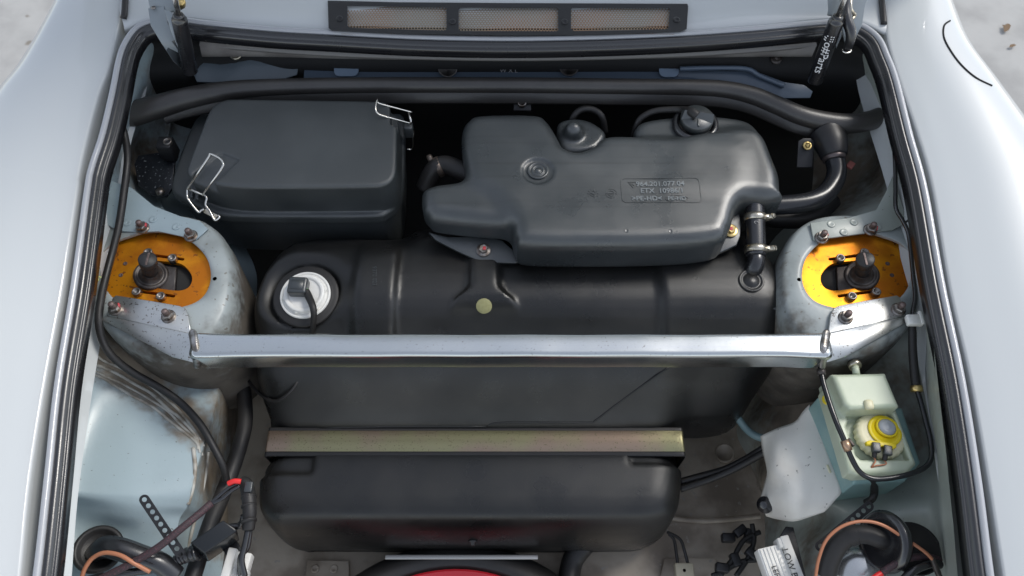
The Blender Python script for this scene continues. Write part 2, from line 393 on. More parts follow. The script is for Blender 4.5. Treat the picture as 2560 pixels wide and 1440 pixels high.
# weatherstrip round the opening
WS = [(70, 1640), (101, 1430), (127, 1195), (152, 960), (192, 715), (224, 480), (235, 420), (262, 336), (286, 235), (303, 150), (318, 108), (345, 72), (385, 55), (440, 52), (520, 62), (680, 77), (820, 85), (1050, 97), (1280, 101), (1500, 97), (1710, 88), (1880, 76), (2020, 63), (2100, 58), (2150, 66), (2190, 95), (2212, 140), (2234, 200), (2268, 336), (2304, 470), (2348, 715), (2397, 950), (2436, 1195), (2466, 1430), (2498, 1640)]
wsp = cr([E(a, b, .004) for a, b in WS], 8)
ab_ = np.linspace(R(200), R(-40), 13); put('flange_lip', sweep(wsp, [(-.0032+.0040*math.cos(a), -.0010+.0042*math.sin(a)) for a in ab_]+[(.0, -.010), (-.006, -.010)]), M['bulb'], body)
prof = [(-.002, -.013), (-.001, -.004), (.0006, -.0012), (.0026, .0006), (.0052, .0006), (.0074, -.0010), (.0088, -.0035), (.0096, -.0048), (.0108, -.0044), (.0124, -.0056), (.0134, -.0085), (.0138, -.018), (.004, -.022)]
put('weatherstrip', sweep(wsp, prof), M['rubber'], body)
# gutter floor between fender and strip
gp = cr([E(a, b, -.012) for a, b in WS], 4)
put('gutter', sweep(gp, [(-.03, -.006), (-.012, -.012), (.006, -.012), (.010, -.010)], False), M['wallp'], body)
# cowl between strip and windscreen
cl = [(300, 330, -300), (300, 318, -150), (300, 318, 20)]
rows = []
for py in (-330, -180, -60, 10):
    rows.append([E(px, py, .001+(.006 if 500 < px < 2000 else 0)) for px in (295, 420, 650, 900, 1280, 1660, 1900, 2110, 2225)])
rows.append([E(a, b, -.001) for a, b in ((310, 66), (420, 44), (650, 68), (900, 84), (1280, 92), (1660, 84), (1900, 67), (2110, 48), (2215, 80))])
rows.append([E(a, b, -.012) for a, b in ((312, 86), (420, 50), (650, 74), (900, 90), (1280, 98), (1660, 90), (1900, 73), (2110, 54), (2218, 96))])
put('cowl_panel', patch(rows, 5, 6), M['paint'], body)
for s, (a, b, c) in ((0, ((318, -120), (312, 20), (308, 46))), (1, ((2190, -120), (2206, 15), (2210, 60)))):
    put('cowl_gap_seal', tube([E(*a, .004), E(*b, .004), E(*c, .002)], .0042, 8), M['rubber2'], body)
# raised bonnet above the hinges
def bon(u, v, d=0.):                # u across, v up the raised bonnet
    w_ = .60-.14*v**1.5; a = R(82); L = .98*v
    return np.array([u*w_, .475+L*math.cos(a)+d*math.sin(a)-.10*v*v*0-.035*(u*u), .175+L*math.sin(a)-d*math.cos(a)-.03*(u*u)])
us, vs_ = np.linspace(-1, 1, 9), np.linspace(0, 1, 9)
bsk = put('bonnet', patch([[bon(u, v) for u in us] for v in vs_], 3, 3), M['paint'], body)
sm = bsk.modifiers.new('thickness', 'SOLIDIFY'); sm.thickness = .012; sm.offset = 1
for pts in ([(-.93, .03), (-.93, .5), (-.9, .95)], [(.93, .03), (.93, .5), (.9, .95)], [(-.93, .03), (0, .03), (.93, .03)], [(-.9, .95), (0, .96), (.9, .95)], [(-.85, .06), (-.3, .5), (-.1, .93)], [(.85, .06), (.3, .5), (.1, .93)]):
    q = cr([bon(u, v, -.012) for u, v in pts], 6); put('bonnet_frame', tube(q, .028, 10, 1), M['paint'], body)
# ---- inner panels (left net, right net); columns run inward from the strip
def dirtmask(m, blobs):
    v = m[0]; d = np.zeros(len(v)); rel = v-CAM
    zc = rel@FW; px = 1280+1280/TH*(rel@RT)/zc; py = 720-1280/TH*(rel@UP)/zc
    for x, y, rx, ry, a, s in blobs:
        ca, sa = math.cos(a), math.sin(a); u = ((px-x)*ca+(py-y)*sa)/rx; q = (-(px-x)*sa+(py-y)*ca)/ry
        d = np.maximum(d, s*np.clip(1.35-np.sqrt(u*u+q*q), 0, 1))
    return d
Ln = [  # seal edge, wall top, wall foot, mid, far, drop
 [(355, 75, 'e'), (372, 90, .07), (392, 105, .05), (420, 120, .0), (460, 130, -.03), (520, 140, -.05)],
 [(330, 130, 'e'), (340, 145, .065), (368, 165, .04), (400, 190, -.0), (450, 210, -.04), (520, 220, -.08)],
 [(307, 230, 'e'), (318, 240, .06), (345, 250, .025), (380, 262, -.03), (430, 290, -.08), (500, 310, -.12)],
 [(281, 335, 'e'), (297, 342, .045), (322, 350, .0), (340, 380, -.06), (410, 420, -.10), (500, 450, -.14)],
 [(256, 430, 'e'), (270, 440, .035), (300, 455, -.0), (335, 470, -.04), (400, 490, -.08), (520, 520, -.14)],
 [(244, 500, 'e'), (254, 510, .03), (272, 520, .0), (330, 525, -.015), (420, 545, -.04), (600, 600, -.14)],
 [(232, 600, 'e'), (240, 605, .025), (244, 610, -.008), (300, 620, -.03), (450, 640, -.06), (640, 680, -.16)],
 [(216, 715, 'e'), (224, 720, .02), (232, 725, -.010), (300, 730, -.04), (460, 730, -.08), (640, 760, -.2)],
 [(200, 830, 'e'), (210, 835, .015), (222, 840, -.02), (320, 860, -.06), (520, 870, -.12), (640, 870, -.25)],
 [(186, 930, 'e'), (194, 935, .01), (208, 940, -.045), (350, 950, -.085), (545, 960, -.13), (615, 970, -.30)],
 [(176, 1020, 'e'), (186, 1025, 0), (205, 1020, -.06), (370, 1030, -.088), (525, 1060, -.115), (600, 1080, -.30)],
 [(166, 1120, 'e'), (174, 1120, -.005), (188, 1120, -.062), (350, 1120, -.082), (500, 1140, -.105), (585, 1170, -.28)],
 [(158, 1200, 'e'), (166, 1200, -.01), (176, 1205, -.06), (340, 1215, -.075), (480, 1220, -.10), (570, 1250, -.25)],
 [(152, 1262, 'e'), (160, 1265, -.015), (172, 1265, -.082), (320, 1290, -.088), (450, 1300, -.11), (570, 1320, -.25)],
 [(147, 1320, 'e'), (155, 1325, -.02), (168, 1325, -.10), (320, 1350, -.115), (440, 1370, -.12), (560, 1390, -.25)],
 [(136, 1440, 'e'), (146, 1445, -.03), (162, 1450, -.105), (320, 1460, -.125), (440, 1470, -.13), (550, 1480, -.25)],
 [(118, 1640, 'e'), (130, 1645, -.04), (150, 1650, -.11), (320, 1650, -.13), (440, 1650, -.14), (550, 1650, -.25)]]
def net(rows, flip=False):
    out = []
    for r in rows:
        q = []
        for px, py, z in r:
            if flip: px = 2532-px
            q.append(E(px, py, -.008) if z == 'e' else V(px, py, z))
        out.append(q)
    return out
Ln = [(r[:3]+[(r[3][0], r[3][1], r[3][2])]+[(r[4][0], r[4][1], r[4][2]+.008)]+r[5:]) if 9 <= i <= 12 else r for i, r in enumerate(Ln)]
Lc = [r[:4]+[(r[4][0]-16, r[4][1]-2, r[4][2]+.004), r[4], (r[4][0]+12, r[4][1]+4, r[4][2]-.02), r[5]] for r in Ln]
Lc.insert(13, [(p[0], p[1]+22, p[2]) for p in Lc[12]][:0] or [(154, 1232, 'e'), (162, 1234, -.012), (174, 1236, -.062), (335, 1252, -.077), (455, 1262, -.095), (470, 1266, -.10), (484, 1270, -.12), (570, 1285, -.25)])
mL = patch(net(Lc), 8, 8)
dL = dirtmask(mL, [(330, 930, 190, 75, .55, 1), (470, 1050, 130, 60, .75, 1), (530, 1170, 45, 130, .15, .9), (600, 1000, 90, 200, 0, 1), (300, 850, 140, 60, .3, .9), (215, 860, 30, 120, .2, .8),
    (330, 1440, 90, 70, 0, .3), (400, 1330, 60, 30, .8, .35), (430, 240, 90, 150, 0, .75), (360, 400, 80, 90, 0, .9), (570, 1300, 60, 120, .2, 1), (240, 640, 22, 90, .1, .6)])
inL = put('inner_panel', mL, M['inner'], body, attr=dL)
def crisp(rows):
    out = []
    for r in rows:
        a, b = r[4], r[5]; out.append(r[:4]+[(a[0]-14, a[1]-2, a[2]+.004), (a[0], a[1], a[2]), (a[0]+14, a[1]+4, a[2]-.022), b])
    return out
Rn = [list(r) for r in Ln]
Rn[8] = [(202, 830, 'e'), (215, 835, .02), (225, 840, -.02), (320, 860, -.06), (520, 870, -.12), (640, 870, -.25)]
Rn[9] = [(190, 930, 'e'), (204, 935, .015), (240, 940, -.05), (350, 950, -.115), (560, 960, -.18), (640, 960, -.31)]
Rn[10] = [(180, 1020, 'e'), (197, 1025, .005), (240, 1025, -.075), (370, 1040, -.13), (600, 1060, -.2), (690, 1070, -.32)]
Rn[11] = [(168, 1120, 'e'), (186, 1120, -.0), (215, 1120, -.085), (350, 1120, -.13), (590, 1140, -.2), (660, 1150, -.32)]
Rn[12] = [(160, 1200, 'e'), (180, 1200, -.01), (210, 1210, -.085), (340, 1215, -.12), (590, 1220, -.18), (630, 1230, -.32)]
Rn[13] = [(154, 1262, 'e'), (176, 1265, -.015), (205, 1265, -.075), (320, 1280, -.10), (440, 1290, -.14), (620, 1300, -.32)]
Rn[14] = [(148, 1320, 'e'), (170, 1325, -.02), (200, 1325, -.085), (320, 1340, -.11), (480, 1360, -.14), (620, 1380, -.32)]
Rn[15] = [(138, 1440, 'e'), (158, 1445, -.03), (185, 1450, -.10), (320, 1460, -.125), (500, 1450, -.15), (630, 1460, -.32)]
mR = patch(net(Rn, True), 8, 8)
dR = dirtmask(mR, [(2200, 950, 190, 100, .2, .6), (2000, 1020, 150, 150, 0, 1), (1930, 1200, 80, 160, 0, .9), (2290, 1080, 60, 130, 0, .55), (2080, 250, 90, 150, 0, .9), (2190, 420, 60, 110, 0, .8), (2090, 430, 100, 120, 0, 1), (2040, 1370, 60, 120, 0, .6), (2310, 850, 30, 100, .1, .4)])
M['innerR'] = mat('inner_paint_olive', (.36, .39, .36), .4, coat=.3, coatr=.25, col2=(.30, .33, .30), ns=9, dirt_shade=BROWN, bump=[(220, .12), (40, .1)], speck=(260, .71, (.12, .11, .1)))
inR = put('inner_panel', mR, M['innerR'], body, attr=dR)
# seam-sealer ridges on the left panel
tL = tree_of(mL); tR = tree_of(mR)
def seam(pts, r, m, tree, off=.0, name='seam_sealer', mt=None):
    P = [on(a, b, tree, off)[0] for a, b in pts]; P = [p for p in P if p is not None]
    return put(name, tube(P, r, 8, 5), mt or M[m], body)
M['sealer'] = mat('dirty_seam_sealer', (.46, .45, .41), .5, col2=(.24, .21, .17), ns=55, bump=[(180, .6)])
for k, (dy, r) in enumerate(((0, .0020), (17, .0014), (31, .0018), (-17, .0016))):
    seam([(222+6*k, 905+dy), (262, 920+dy+4*math.sin(k*2.1)), (300, 938+dy*1.1), (340, 962+dy+5*math.sin(k*3.3)), (380, 985+dy*1.0), (420, 1018+dy*.9+5*math.cos(k*2.7)), (450, 1045+dy*.9), (490, 1090+dy*.5), (505-dy*.3, 1140-8*k)], r, 'sealer', tL)
seam([(483, 1120), (488, 1170), (482, 1220), (470, 1262)], .0025, 'sealer', tL)
seam([(520, 1130), (512, 1200), (490, 1290), (470, 1370)], .002, 'sealer', tL)
# floor and bulkhead
fl = patch([[V(px, py, -.34) for px in (200, 700, 1280, 1850, 2350)] for py in (420, 800, 1100, 1500, 1850)], 4, 4)
put('floor_panel', fl, M['floorp'], body)
ribp = [V(1640, 1290, -.335), V(1760, 1302, -.335), V(1900, 1290, -.33)]
put('floor_seam', tube(ribp, .004, 8), M['floorp'], body)
for (px, py, r) in ((1812, 1133, .013), (1915, 1210, .012)):
    put('floor_plug', lathe([(r*1.15, 0), (r*1.1, .003), (r*.9, .002), (r*.8, -.001), (0, -.001)], 28, V(px, py, -.325), (-.3, 0, 1)), M['floorp'], body)
sq = plate([V(a, b, -.330) for a, b in ((1660, 1395), (1790, 1395), (1800, 1450), (1650, 1450))], .004, .001)
put('floor_plate', sq, M['floorp'], body)
sq = plate([V(a, b, -.330) for a, b in ((768, 1400), (872, 1402), (872, 1470), (760, 1470))], .004, .001)
fp2 = put('floor_plate', sq, M['floorp'], body)
dm = lathe([(.006, 0), (.0055, .0012), (.004, .0018), (.0028, .0006), (0, .0004)], 18)
for px, py in ((788, 1422), (835, 1422)): put('floor_rivet', place(dm, V(px, py, -.33)), M['floorp'], body)
# bulkhead: rear wall behind the rail and tanks, run forward as a black shadow sheet
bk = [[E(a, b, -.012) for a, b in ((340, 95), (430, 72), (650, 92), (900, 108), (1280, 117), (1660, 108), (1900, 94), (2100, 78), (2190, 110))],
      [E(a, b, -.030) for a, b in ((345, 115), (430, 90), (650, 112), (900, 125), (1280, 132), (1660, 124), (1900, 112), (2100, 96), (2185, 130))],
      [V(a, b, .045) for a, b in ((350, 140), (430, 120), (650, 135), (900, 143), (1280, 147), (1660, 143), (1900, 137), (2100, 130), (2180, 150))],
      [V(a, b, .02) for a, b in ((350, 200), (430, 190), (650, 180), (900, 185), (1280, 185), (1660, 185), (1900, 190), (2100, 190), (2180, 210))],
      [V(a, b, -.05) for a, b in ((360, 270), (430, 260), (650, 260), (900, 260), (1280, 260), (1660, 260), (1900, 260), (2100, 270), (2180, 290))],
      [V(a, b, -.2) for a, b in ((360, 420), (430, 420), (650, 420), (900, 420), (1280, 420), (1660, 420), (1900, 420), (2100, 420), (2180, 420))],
      [V(a, b, -.3) for a, b in ((360, 740), (430, 740), (650, 740), (900, 740), (1280, 740), (1660, 740), (1900, 740), (2100, 740), (2180, 740))]]  # black sheet run forward over the floor in place of deep shadow
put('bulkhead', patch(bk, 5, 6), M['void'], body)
ledge = [[E(a, b, -.014) for a, b in ((500, 98), (650, 110), (900, 122), (1280, 128), (1660, 121), (1900, 108), (2040, 96))],
         [E(a, b, -.022) for a, b in ((500, 118), (650, 124), (900, 134), (1280, 138), (1660, 132), (1900, 122), (2040, 116))],
         [E(a, b, -.034) for a, b in ((505, 140), (650, 140), (900, 146), (1280, 149), (1660, 144), (1900, 140), (2030, 140))],
         [E(a, b, -.046) for a, b in ((508, 142), (650, 142), (900, 148), (1280, 151), (1660, 146), (1900, 142), (2030, 142))]]
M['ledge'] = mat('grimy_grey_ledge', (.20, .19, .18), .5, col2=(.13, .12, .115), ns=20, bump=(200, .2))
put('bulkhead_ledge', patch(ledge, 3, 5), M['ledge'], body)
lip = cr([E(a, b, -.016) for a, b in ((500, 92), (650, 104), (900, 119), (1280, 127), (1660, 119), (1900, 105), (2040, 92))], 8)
put('bulkhead_flange', sweep(lip, [(-.004, .004), (.004, .004), (.006, -.004), (.010, -.006), (.010, -.009), (-.004, -.008)]), mat('plain_grey_metal', (.16, .155, .15), .5, bump=(200, .2)), body)  # flange in plain grey metal
# ---- strut towers
HOLE = [(249, 655), (258, 632), (272, 612), (300, 597), (330, 590), (350, 580), (396, 578), (440, 584), (480, 606), (512, 638), (524, 668), (526, 700), (515, 732), (490, 756), (447, 768), (400, 777), (345, 774), (300, 757), (276, 737), (258, 708)]
TOP = [(228, 660), (232, 600), (256, 560), (300, 545), (380, 536), (470, 540), (525, 565), (558, 615), (570, 670), (568, 730), (552, 790), (510, 840), (420, 870), (320, 850), (245, 780)]
def polar(pts, z, c, k=1., n=96, cz=None):
    q = cr(Vs(pts, z), 6, True); c0 = V(c[0], c[1], z); d = q-c0; a = np.arctan2(d[:, 1], d[:, 0]); r = np.hypot(d[:, 0], d[:, 1])
    i = np.argsort(a); t = np.linspace(-np.pi, np.pi, n, endpoint=False)
    rr = np.interp(t, np.concatenate([a[i]-2*np.pi, a[i], a[i]+2*np.pi]), np.tile(r[i], 3))*k
    for _ in range(4): rr = (np.roll(rr, 1)+2*rr+np.roll(rr, -1))/4
    return np.stack([c0[0]+rr*np.cos(t), c0[1]+rr*np.sin(t), np.full(n, z if cz is None else cz)], 1)
def tower(f, c, extra):
    h, tp = f(HOLE), f(TOP)
    rings = [polar(h, 0, c, 1.02, cz=-.006), polar(h, 0, c, 1., cz=-.001), polar(h, 0, c, 1.01, cz=.0004), polar(h, 0, c, 1.1, cz=0),
             polar(tp, 0, c, .97, cz=-.001), polar(tp, 0, c, 1.02, cz=-.006), polar(tp, 0, c, 1.06, cz=-.018), polar(tp, 0, c, 1.075, cz=-.045), polar(tp, 0, c, 1.06, cz=-.09), polar(tp, 0, c, 1.0, cz=-.2)]
    m = loft(rings); d = np.maximum(dirtmask(m, extra), sst(-.02, -.05, m[0][:, 2]))  # dirt blobs, plus skirt shade painted in by height
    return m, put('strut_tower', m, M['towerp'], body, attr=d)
ident = lambda l: l
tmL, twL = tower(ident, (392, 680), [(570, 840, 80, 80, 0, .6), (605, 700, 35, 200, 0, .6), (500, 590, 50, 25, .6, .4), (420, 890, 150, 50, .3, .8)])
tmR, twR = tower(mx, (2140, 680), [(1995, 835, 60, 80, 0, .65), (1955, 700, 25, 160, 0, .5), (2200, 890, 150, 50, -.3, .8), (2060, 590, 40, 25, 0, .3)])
# gusset plates reaching up from each tower
GL = [(256, 545, .004), (262, 500, .012), (275, 450, .02), (330, 470, .006), (385, 515, .003), (450, 540, .003), (500, 552, .003), (520, 572, .003), (490, 598, .003), (430, 585, .003), (396, 578, .003), (345, 580, .003), (300, 577, .003), (268, 562, .003)]
put('tower_gusset', plate(Vs(GL), .002, .0006), M['inner'], body)
GR = [(2026, 557, .004), (2120, 545, .004), (2190, 525, .005), (2215, 480, .014), (2232, 440, .02), (2262, 530, .008), (2260, 560, .004), (2230, 575, .003), (2170, 582, .003), (2110, 590, .003), (2034, 600, .003)]
put('tower_gusset', plate(Vs(GR), .002, .0006), M['innerR'], body)
dimple = lathe([(.0052, 0), (.0048, .0006), (.003, .0002), (0, -.0002)], 16)
for px, py in ((318, 557), (382, 549), (440, 567)): put('spot_weld', place(dimple, V(px, py, .0032)), M['inner'], body)
for px, py in ((2078, 560), (2135, 555), (2110, 580), (2195, 567)): put('spot_weld', place(dimple, V(px, py, .0042)), M['innerR'], body)
for px, py in ((537, 697), (1998, 699)): put('drain_hole', lathe([(.0026, .0003), (0, .0003)], 14, V(px, py, .0)), M['rustorange'], body)
# nuts: flanged nut with stud, hexagon
nut_m = join(lathe([(.0086, 0), (.0086, .0016), (.0072, .0027)], 24), lathe([(.0066, .002), (.0067, .0072), (.0058, .0083), (.004, .0083)], 6))
stud_m = lathe([(.0038, .0)]+[(.0038 if i % 2 else .0034, .006+i*.0009) for i in range(10)]+[(.0028, .0156), (0, .0158)], 14)
NUT = STUD = MARK = None
mark_m = join(rbox((.0060, .0008, .0062), (.0018, .005, .004), .0005))
def nut(parent, px, py, z, mark=True, rot=0., tall=True, surf='steel'):
    global NUT, STUD, MARK
    p = V(px, py, z)
    if NUT is None:
        NUT = put('nut', place(nut_m, p), M['steel'], parent, angle=35); a = NUT; a.location = p-np.array(parent_root(parent)['org'])
        a.data.transform(Matrix.Translation(-(Vector(p)-Vector(parent_root(parent)['org']))))
        STUD = put('stud', place(stud_m, p), M['rust'], a); STUD.data.transform(Matrix.Translation(-(Vector(p)-Vector(parent_root(parent)['org']))))
        MARK = put('paint_mark', place(mark_m, p), M['redmark'], a); MARK.data.transform(Matrix.Translation(-(Vector(p)-Vector(parent_root(parent)['org']))))
        return a
    a = NUT.copy(); SC.collection.objects.link(a); a.parent = parent; a.location = p-np.array(parent_root(parent)['org']); a.rotation_euler = (0, 0, rot)
    b = STUD.copy(); SC.collection.objects.link(b); b.parent = a
    if mark: c = MARK.copy(); SC.collection.objects.link(c); c.parent = a
    return a
def parent_root(o):
    while o.parent is not None: o = o.parent
    return o
nut(body, 357, 571, .003); nut(body, 478, 591, .002, False, .4); nut(body, 2053, 596, .003, True, .2); nut(body, 2175, 576, .003, True, -.3)
# ============================================================ camber plates
def camber(f, label, sx, dirt_shade=None):
    base = V(*f([(392, 690)])[0], -.02); t = thing('camber_plate', label, 'camber plate', base, 'adjustable camber plates on the strut towers')
    z = -.010
    W = lambda l: [tuple(p[:2]) for p in Vs(f(l), z)]
    outer = [tuple(p[:2]) for p in polar(f(HOLE), z, f([(392, 680)])[0], 1.065, 96)]
    cs = W([(338, 690), (345, 664), (372, 652), (415, 653), (452, 659), (474, 678), (481, 698), (472, 718), (447, 727), (400, 722), (352, 714)])
    slot = [tuple(p[:2]) for p in cr([(x, y, 0) for x, y in cs], 5, True)]
    s1 = capsule(*W([(370, 636), (457, 648)]), .0023); s2 = capsule(*W([(340, 727), (434, 740)]), .0023)
    m = fill2d([outer, slot, s1, s2], .0035, .0005); m = (m[0]+np.array([0, 0, z-.0035]), m[1])
    put('plate', m, M['orange'], t, angle=40)
    put('underside', plate([np.array([*p, z-.009]) for p in outer[::2]], .003, 0), M['void'], t)
    sl = Vs(f([(350, 655), (440, 668), (436, 728), (346, 714)]), z-.002); sl = sl if sx > 0 else sl[::-1]
    put('slide_block', plate(sl, .006, .001), M['iron'], t)
    b = V(*f([(378, 690)])[0], z+.001); axd = V(*f([(369, 650)])[0], z+.040)-b
    put('bearing_cup', lathe([(.0205, 0), (.0205, .003), (.019, .0052), (.0165, .0052), (.0155, .0038), (.0135, .0045), (.0125, .009), (.0098, .011), (.0098, .012)], 40, b, axd), M['iron'], t)
    sh = put('damper_shaft', lathe([(.0096, .0), (.0096, .026), (.0084, .028), (.0084, .0305), (.0103, .0315), (.0106, .033), (.0106, .042), (.0098, .0432), (0, .0432)], 36, b, axd), M['rubber2'], t)
    put('shaft_slot', rbox(b+axd/np.linalg.norm(axd)*.0434, (.0026, .017, .0008), .0002), M['rust'], sh)
    sc = join(lathe([(.0056, -.002), (.0056, .0058), (.005, .0066), (.0032, .0066), (.003, .003), (0, .003)], 20)); first = None
    for px, py in ((434, 650), (345, 734), (405, 745), (374, 636)):
        p = V(*f([(px, py)])[0], z)
        if first is None:
            first = put('cap_screw', sc, M['steel'], t); first.data.transform(Matrix.Translation(Vector(t['org']))); first.location = p-np.array(t['org'])
        else: inst(first, p, t)
    dm = lathe([(.0028, 0), (.0026, .0004), (.001, -.0004), (0, -.0006)], 14)
    for px, py in ((313, 659), (302, 688)): put('pin_hole', place(dm, V(*f([(px, py)])[0], z+.0003)), M['rust'], t)
camber(ident, 'orange slotted camber plate beside the black lidded box and black cable', 1)
camber(mx, 'orange slotted camber plate beside the hose with two clamps', -1)
# ============================================================ strut brace
br = thing('strut_brace', 'polished aluminium strut brace bar bolted across both strut towers', 'strut brace', V(1270, 880, -.02))
xl, xr = V(490, 862, .03)[0], V(2064, 862, .03)[0]; yb0, yb1 = V(1280, 889, .03)[1], V(1280, 831, .03)[1]
hw, hh, rr_ = (yb1-yb0)/2, .0185, .0060
sec = []
for cx, cz, a0 in ((hw-rr_, hh-rr_, 0), (-hw+rr_, hh-rr_, 90), (-hw+rr_, -hh+rr_, 180), (hw-rr_, -hh+rr_, 270)):
    for k in range(7): a = R(a0+15*k); sec.append((cx+rr_*math.cos(a), cz+rr_*math.sin(a)))
yc, zc = (yb0+yb1)/2, .0305-hh
xs = [xl, xl+.006, xl+.02, xl+.045, xl+.09]+list(np.linspace(xl+.14, xr-.14, 14))+[xr-.09, xr-.045, xr-.02, xr-.006, xr]
rings = []
for i, x in enumerate(xs):
    e = min(x-xl, xr-x); q = 1-sst(0, .055, np.array(e)); k = 1-.04*q
    rings.append(np.array([[x+(.006 if x < 0 else -.006)*q*(b/hh)*-1, yc+a*(1+.10*q), zc+b*k+.0006*math.sin(i*1.7)] for a, b in sec]))
put('bar', loft(rings, True, True, True), M['alu'], br)
def bracket(f, s):
    fl = Vs(f([(268, 790), (274, 765), (282, 743), (290, 738), (380, 752), (448, 764), (462, 770), (470, 785), (474, 810), (477, 834), (370, 812)]), .006)
    if s < 0: fl = fl[::-1]
    m = put('bracket', plate(fl, .004, .0008), M['alub'], br)
    rp = Vs(f([(266, 790, .0068), (370, 812, .0068), (477, 834, .019), (484, 862, .020), (490, 908, .010), (431, 893, .006), (252, 799, .005)]))
    if s < 0: rp = rp[::-1]
    n = np.array([0, -.35, .95]); n /= np.linalg.norm(n)
    put('gusset', plate(rp, .004, .0008, n), M['alub'], m)
    wp = [V(*q) for q in f([(481, 835, .028), (484, 850, .030), (486, 868, .030), (489, 884, .026), (491, 898, .016), (493, 910, .003)])]
    beads = []
    P = cr(wp, 12); L = np.concatenate([[0], np.cumsum(np.linalg.norm(np.diff(P, axis=0), axis=1))]); nb = 22
    for k in range(nb):
        q = np.array([np.interp(L[-1]*k/(nb-1), L, P[:, j]) for j in range(3)])
        beads.append(lathe([(0, .0024), (.0036, .0018), (.0056, .0002), (.0054, -.0012), (0, -.003)], 12, q, (s*-.35, -.4+.1*math.sin(k), .9)))
    put('weld', join(*beads), M['weld'], m)
bracket(ident, 1); bracket(lambda l: [(2532-p[0]+17*min(max((p[0]-300)/190, 0), 1),)+tuple(p[1:]) for p in l], -1)
nut(br, 290, 774, .006, True, .3); nut(br, 422, 792, .006, False, .1); nut(br, 2113, 795, .006, False, .2); nut(br, 2245, 775, .006, False, .5)
# ============================================================ fuel tank
def fuel():
    h = .0034; lo, hi = np.array([-.37, -.31, -.36]), np.array([.38, .14, .012]); X, Y, Z = lattice(lo, hi, h)
    prof = [(.16, -.05), (.10, -.034), (.06, -.024), (.02, -.0195), (-.012, -.026), (-.045, -.052), (-.075, -.086), (-.105, -.122), (-.122, -.141), (-.130, -.153), (-.153, -.156), (-.160, -.147), (-.19, -.147), (-.226, -.152), (-.243, -.164), (-.256, -.20), (-.262, -.26), (-.25, -.312), (-.21, -.335), (.16, -.335)]
    P1 = cr([(a, b, 0) for a, b in prof], 3, False)[:, :2]
    sec = sdpoly(Y[0], Z[0], P1)[None]
    up = cr(Vs([(628, 830), (632, 790), (650, 730), (668, 685), (700, 635), (745, 604), (860, 592), (1000, 592), (1080, 560), (1500, 540), (1850, 590), (1895, 650), (1925, 700), (1945, 745), (1952, 800), (1946, 880), (1910, 960), (1830, 985), (1700, 985), (1200, 985), (700, 985), (640, 960), (628, 900)], -.06), 4, True)
    lw = cr(Vs([(640, 1000, -.1), (648, 1060, -.12), (638, 1150, -.15), (636, 1220, -.16), (648, 1290, -.18), (678, 1350, -.2), (720, 1378, -.22), (800, 1388, -.25), (1280, 1392, -.25), (1540, 1388, -.25), (1620, 1370, -.22), (1670, 1330, -.2), (1700, 1275, -.17), (1714, 1200, -.15), (1716, 1150, -.15), (1718, 1060, -.12), (1722, 1000, -.1), (1724, 940, -.08), (1700, 860, -.05), (1200, 860, -.05), (660, 860, -.05)]), 4, True)
    du = sdpoly(X[:, :, 0], Y[:, :, 0], up)[:, :, None]; dl = sdpoly(X[:, :, 0], Y[:, :, 0], lw)[:, :, None]
    A = smax(smax(sec, du, .05), -Z-.24, .03); B = smax(sec, dl, .045); F = smin(A, B, .02)
    x0 = lambda px, py, z: V(px, py, z)[0]
    yr = sst(-.075, -.045, Y)*sst(.09, .055, Y)
    xa, xb = x0(888, 710, -.02), x0(990, 710, -.02)
    bump = .0085*sst(xa-.011, xa+.009, X)*sst(xb+.006, xb-.005, X)*yr
    xa, xb = x0(1650, 720, -.02), 9
    bump = bump+.0075*sst(xa-.006, xa+.007, X)*sst(-.085, -.05, Y)
    # recessed saddle under the small tank's ear
    xc = x0(1211, 700, -.02); yy = V(1211, 740, -.025)[1]
    wd = .017+.022*sst(yy+.012, yy-.016, Y); q = sst(wd+.007, wd-.004, np.abs(X-xc))*sst(yy-.028, yy-.004, Y)*sst(.10, .06, Y)
    bump = bump+.0085*q
    # flattened sender seat and left shoulder
    c = V(762, 738, -.035); rr2 = np.hypot(X-c[0], Y-c[1]); F = smax(F, np.maximum(Z+.036+.16*(X-c[0])*0, rr2*0-1), .02) if False else F
    F = smax(F, np.where(rr2 < .2, (Z+.0335-.25*(X-c[0])*(X < c[0]) - .9*np.maximum(rr2-.042, 0)), -1), .012)
    bump = bump-.0022*(sst(.0445, .0425, rr2)*sst(.0375, .0395, rr2))
    a = V(784, 1160, -.15); b = V(700, 1184, -.15); bump = bump-.0045*sst(a[0]+.004, a[0]-.004, X)*sst(b[1]-.003, b[1]+.003, Y)*sst(-.12, -.14, Y)
    a = V(1572, 1150, -.15); b = V(1640, 1160, -.15); bump = bump-.004*sst(a[0]-.004, a[0]+.004, X)*sst(b[1]-.003, b[1]+.003, Y)*sst(-.12, -.14, Y)
    # seam ridge, notches above the strap
    F = F-bump
    return nets(F, lo, h)
tk = fuel(); ft = thing('fuel_tank', 'large black plastic fuel tank lying below the aluminium brace bar', 'fuel tank', (0, -.1, -.335))
put('tank_shell', tk, M['tank'], ft); tt = tree_of(tk)
def surfline(name, pts, r, mt, par, tree, n=6, off=0.):
    P = [on(a, b, tree, off)[0] for a, b in pts]; P = [p for p in P if p is not None]
    return put(name, tube(P, r, n, 4), mt, par)
surfline('mould_seam', [(1672, 918), (1600, 968), (1540, 1012), (1490, 1050), (1470, 1056), (1350, 1056), (1245, 1057), (1218, 1066)], .0013, M['tank'], ft, tt)
surfline('mould_seam', [(655, 1068), (800, 1070), (1000, 1066), (1215, 1066)], .001, M['tank'], ft, tt)
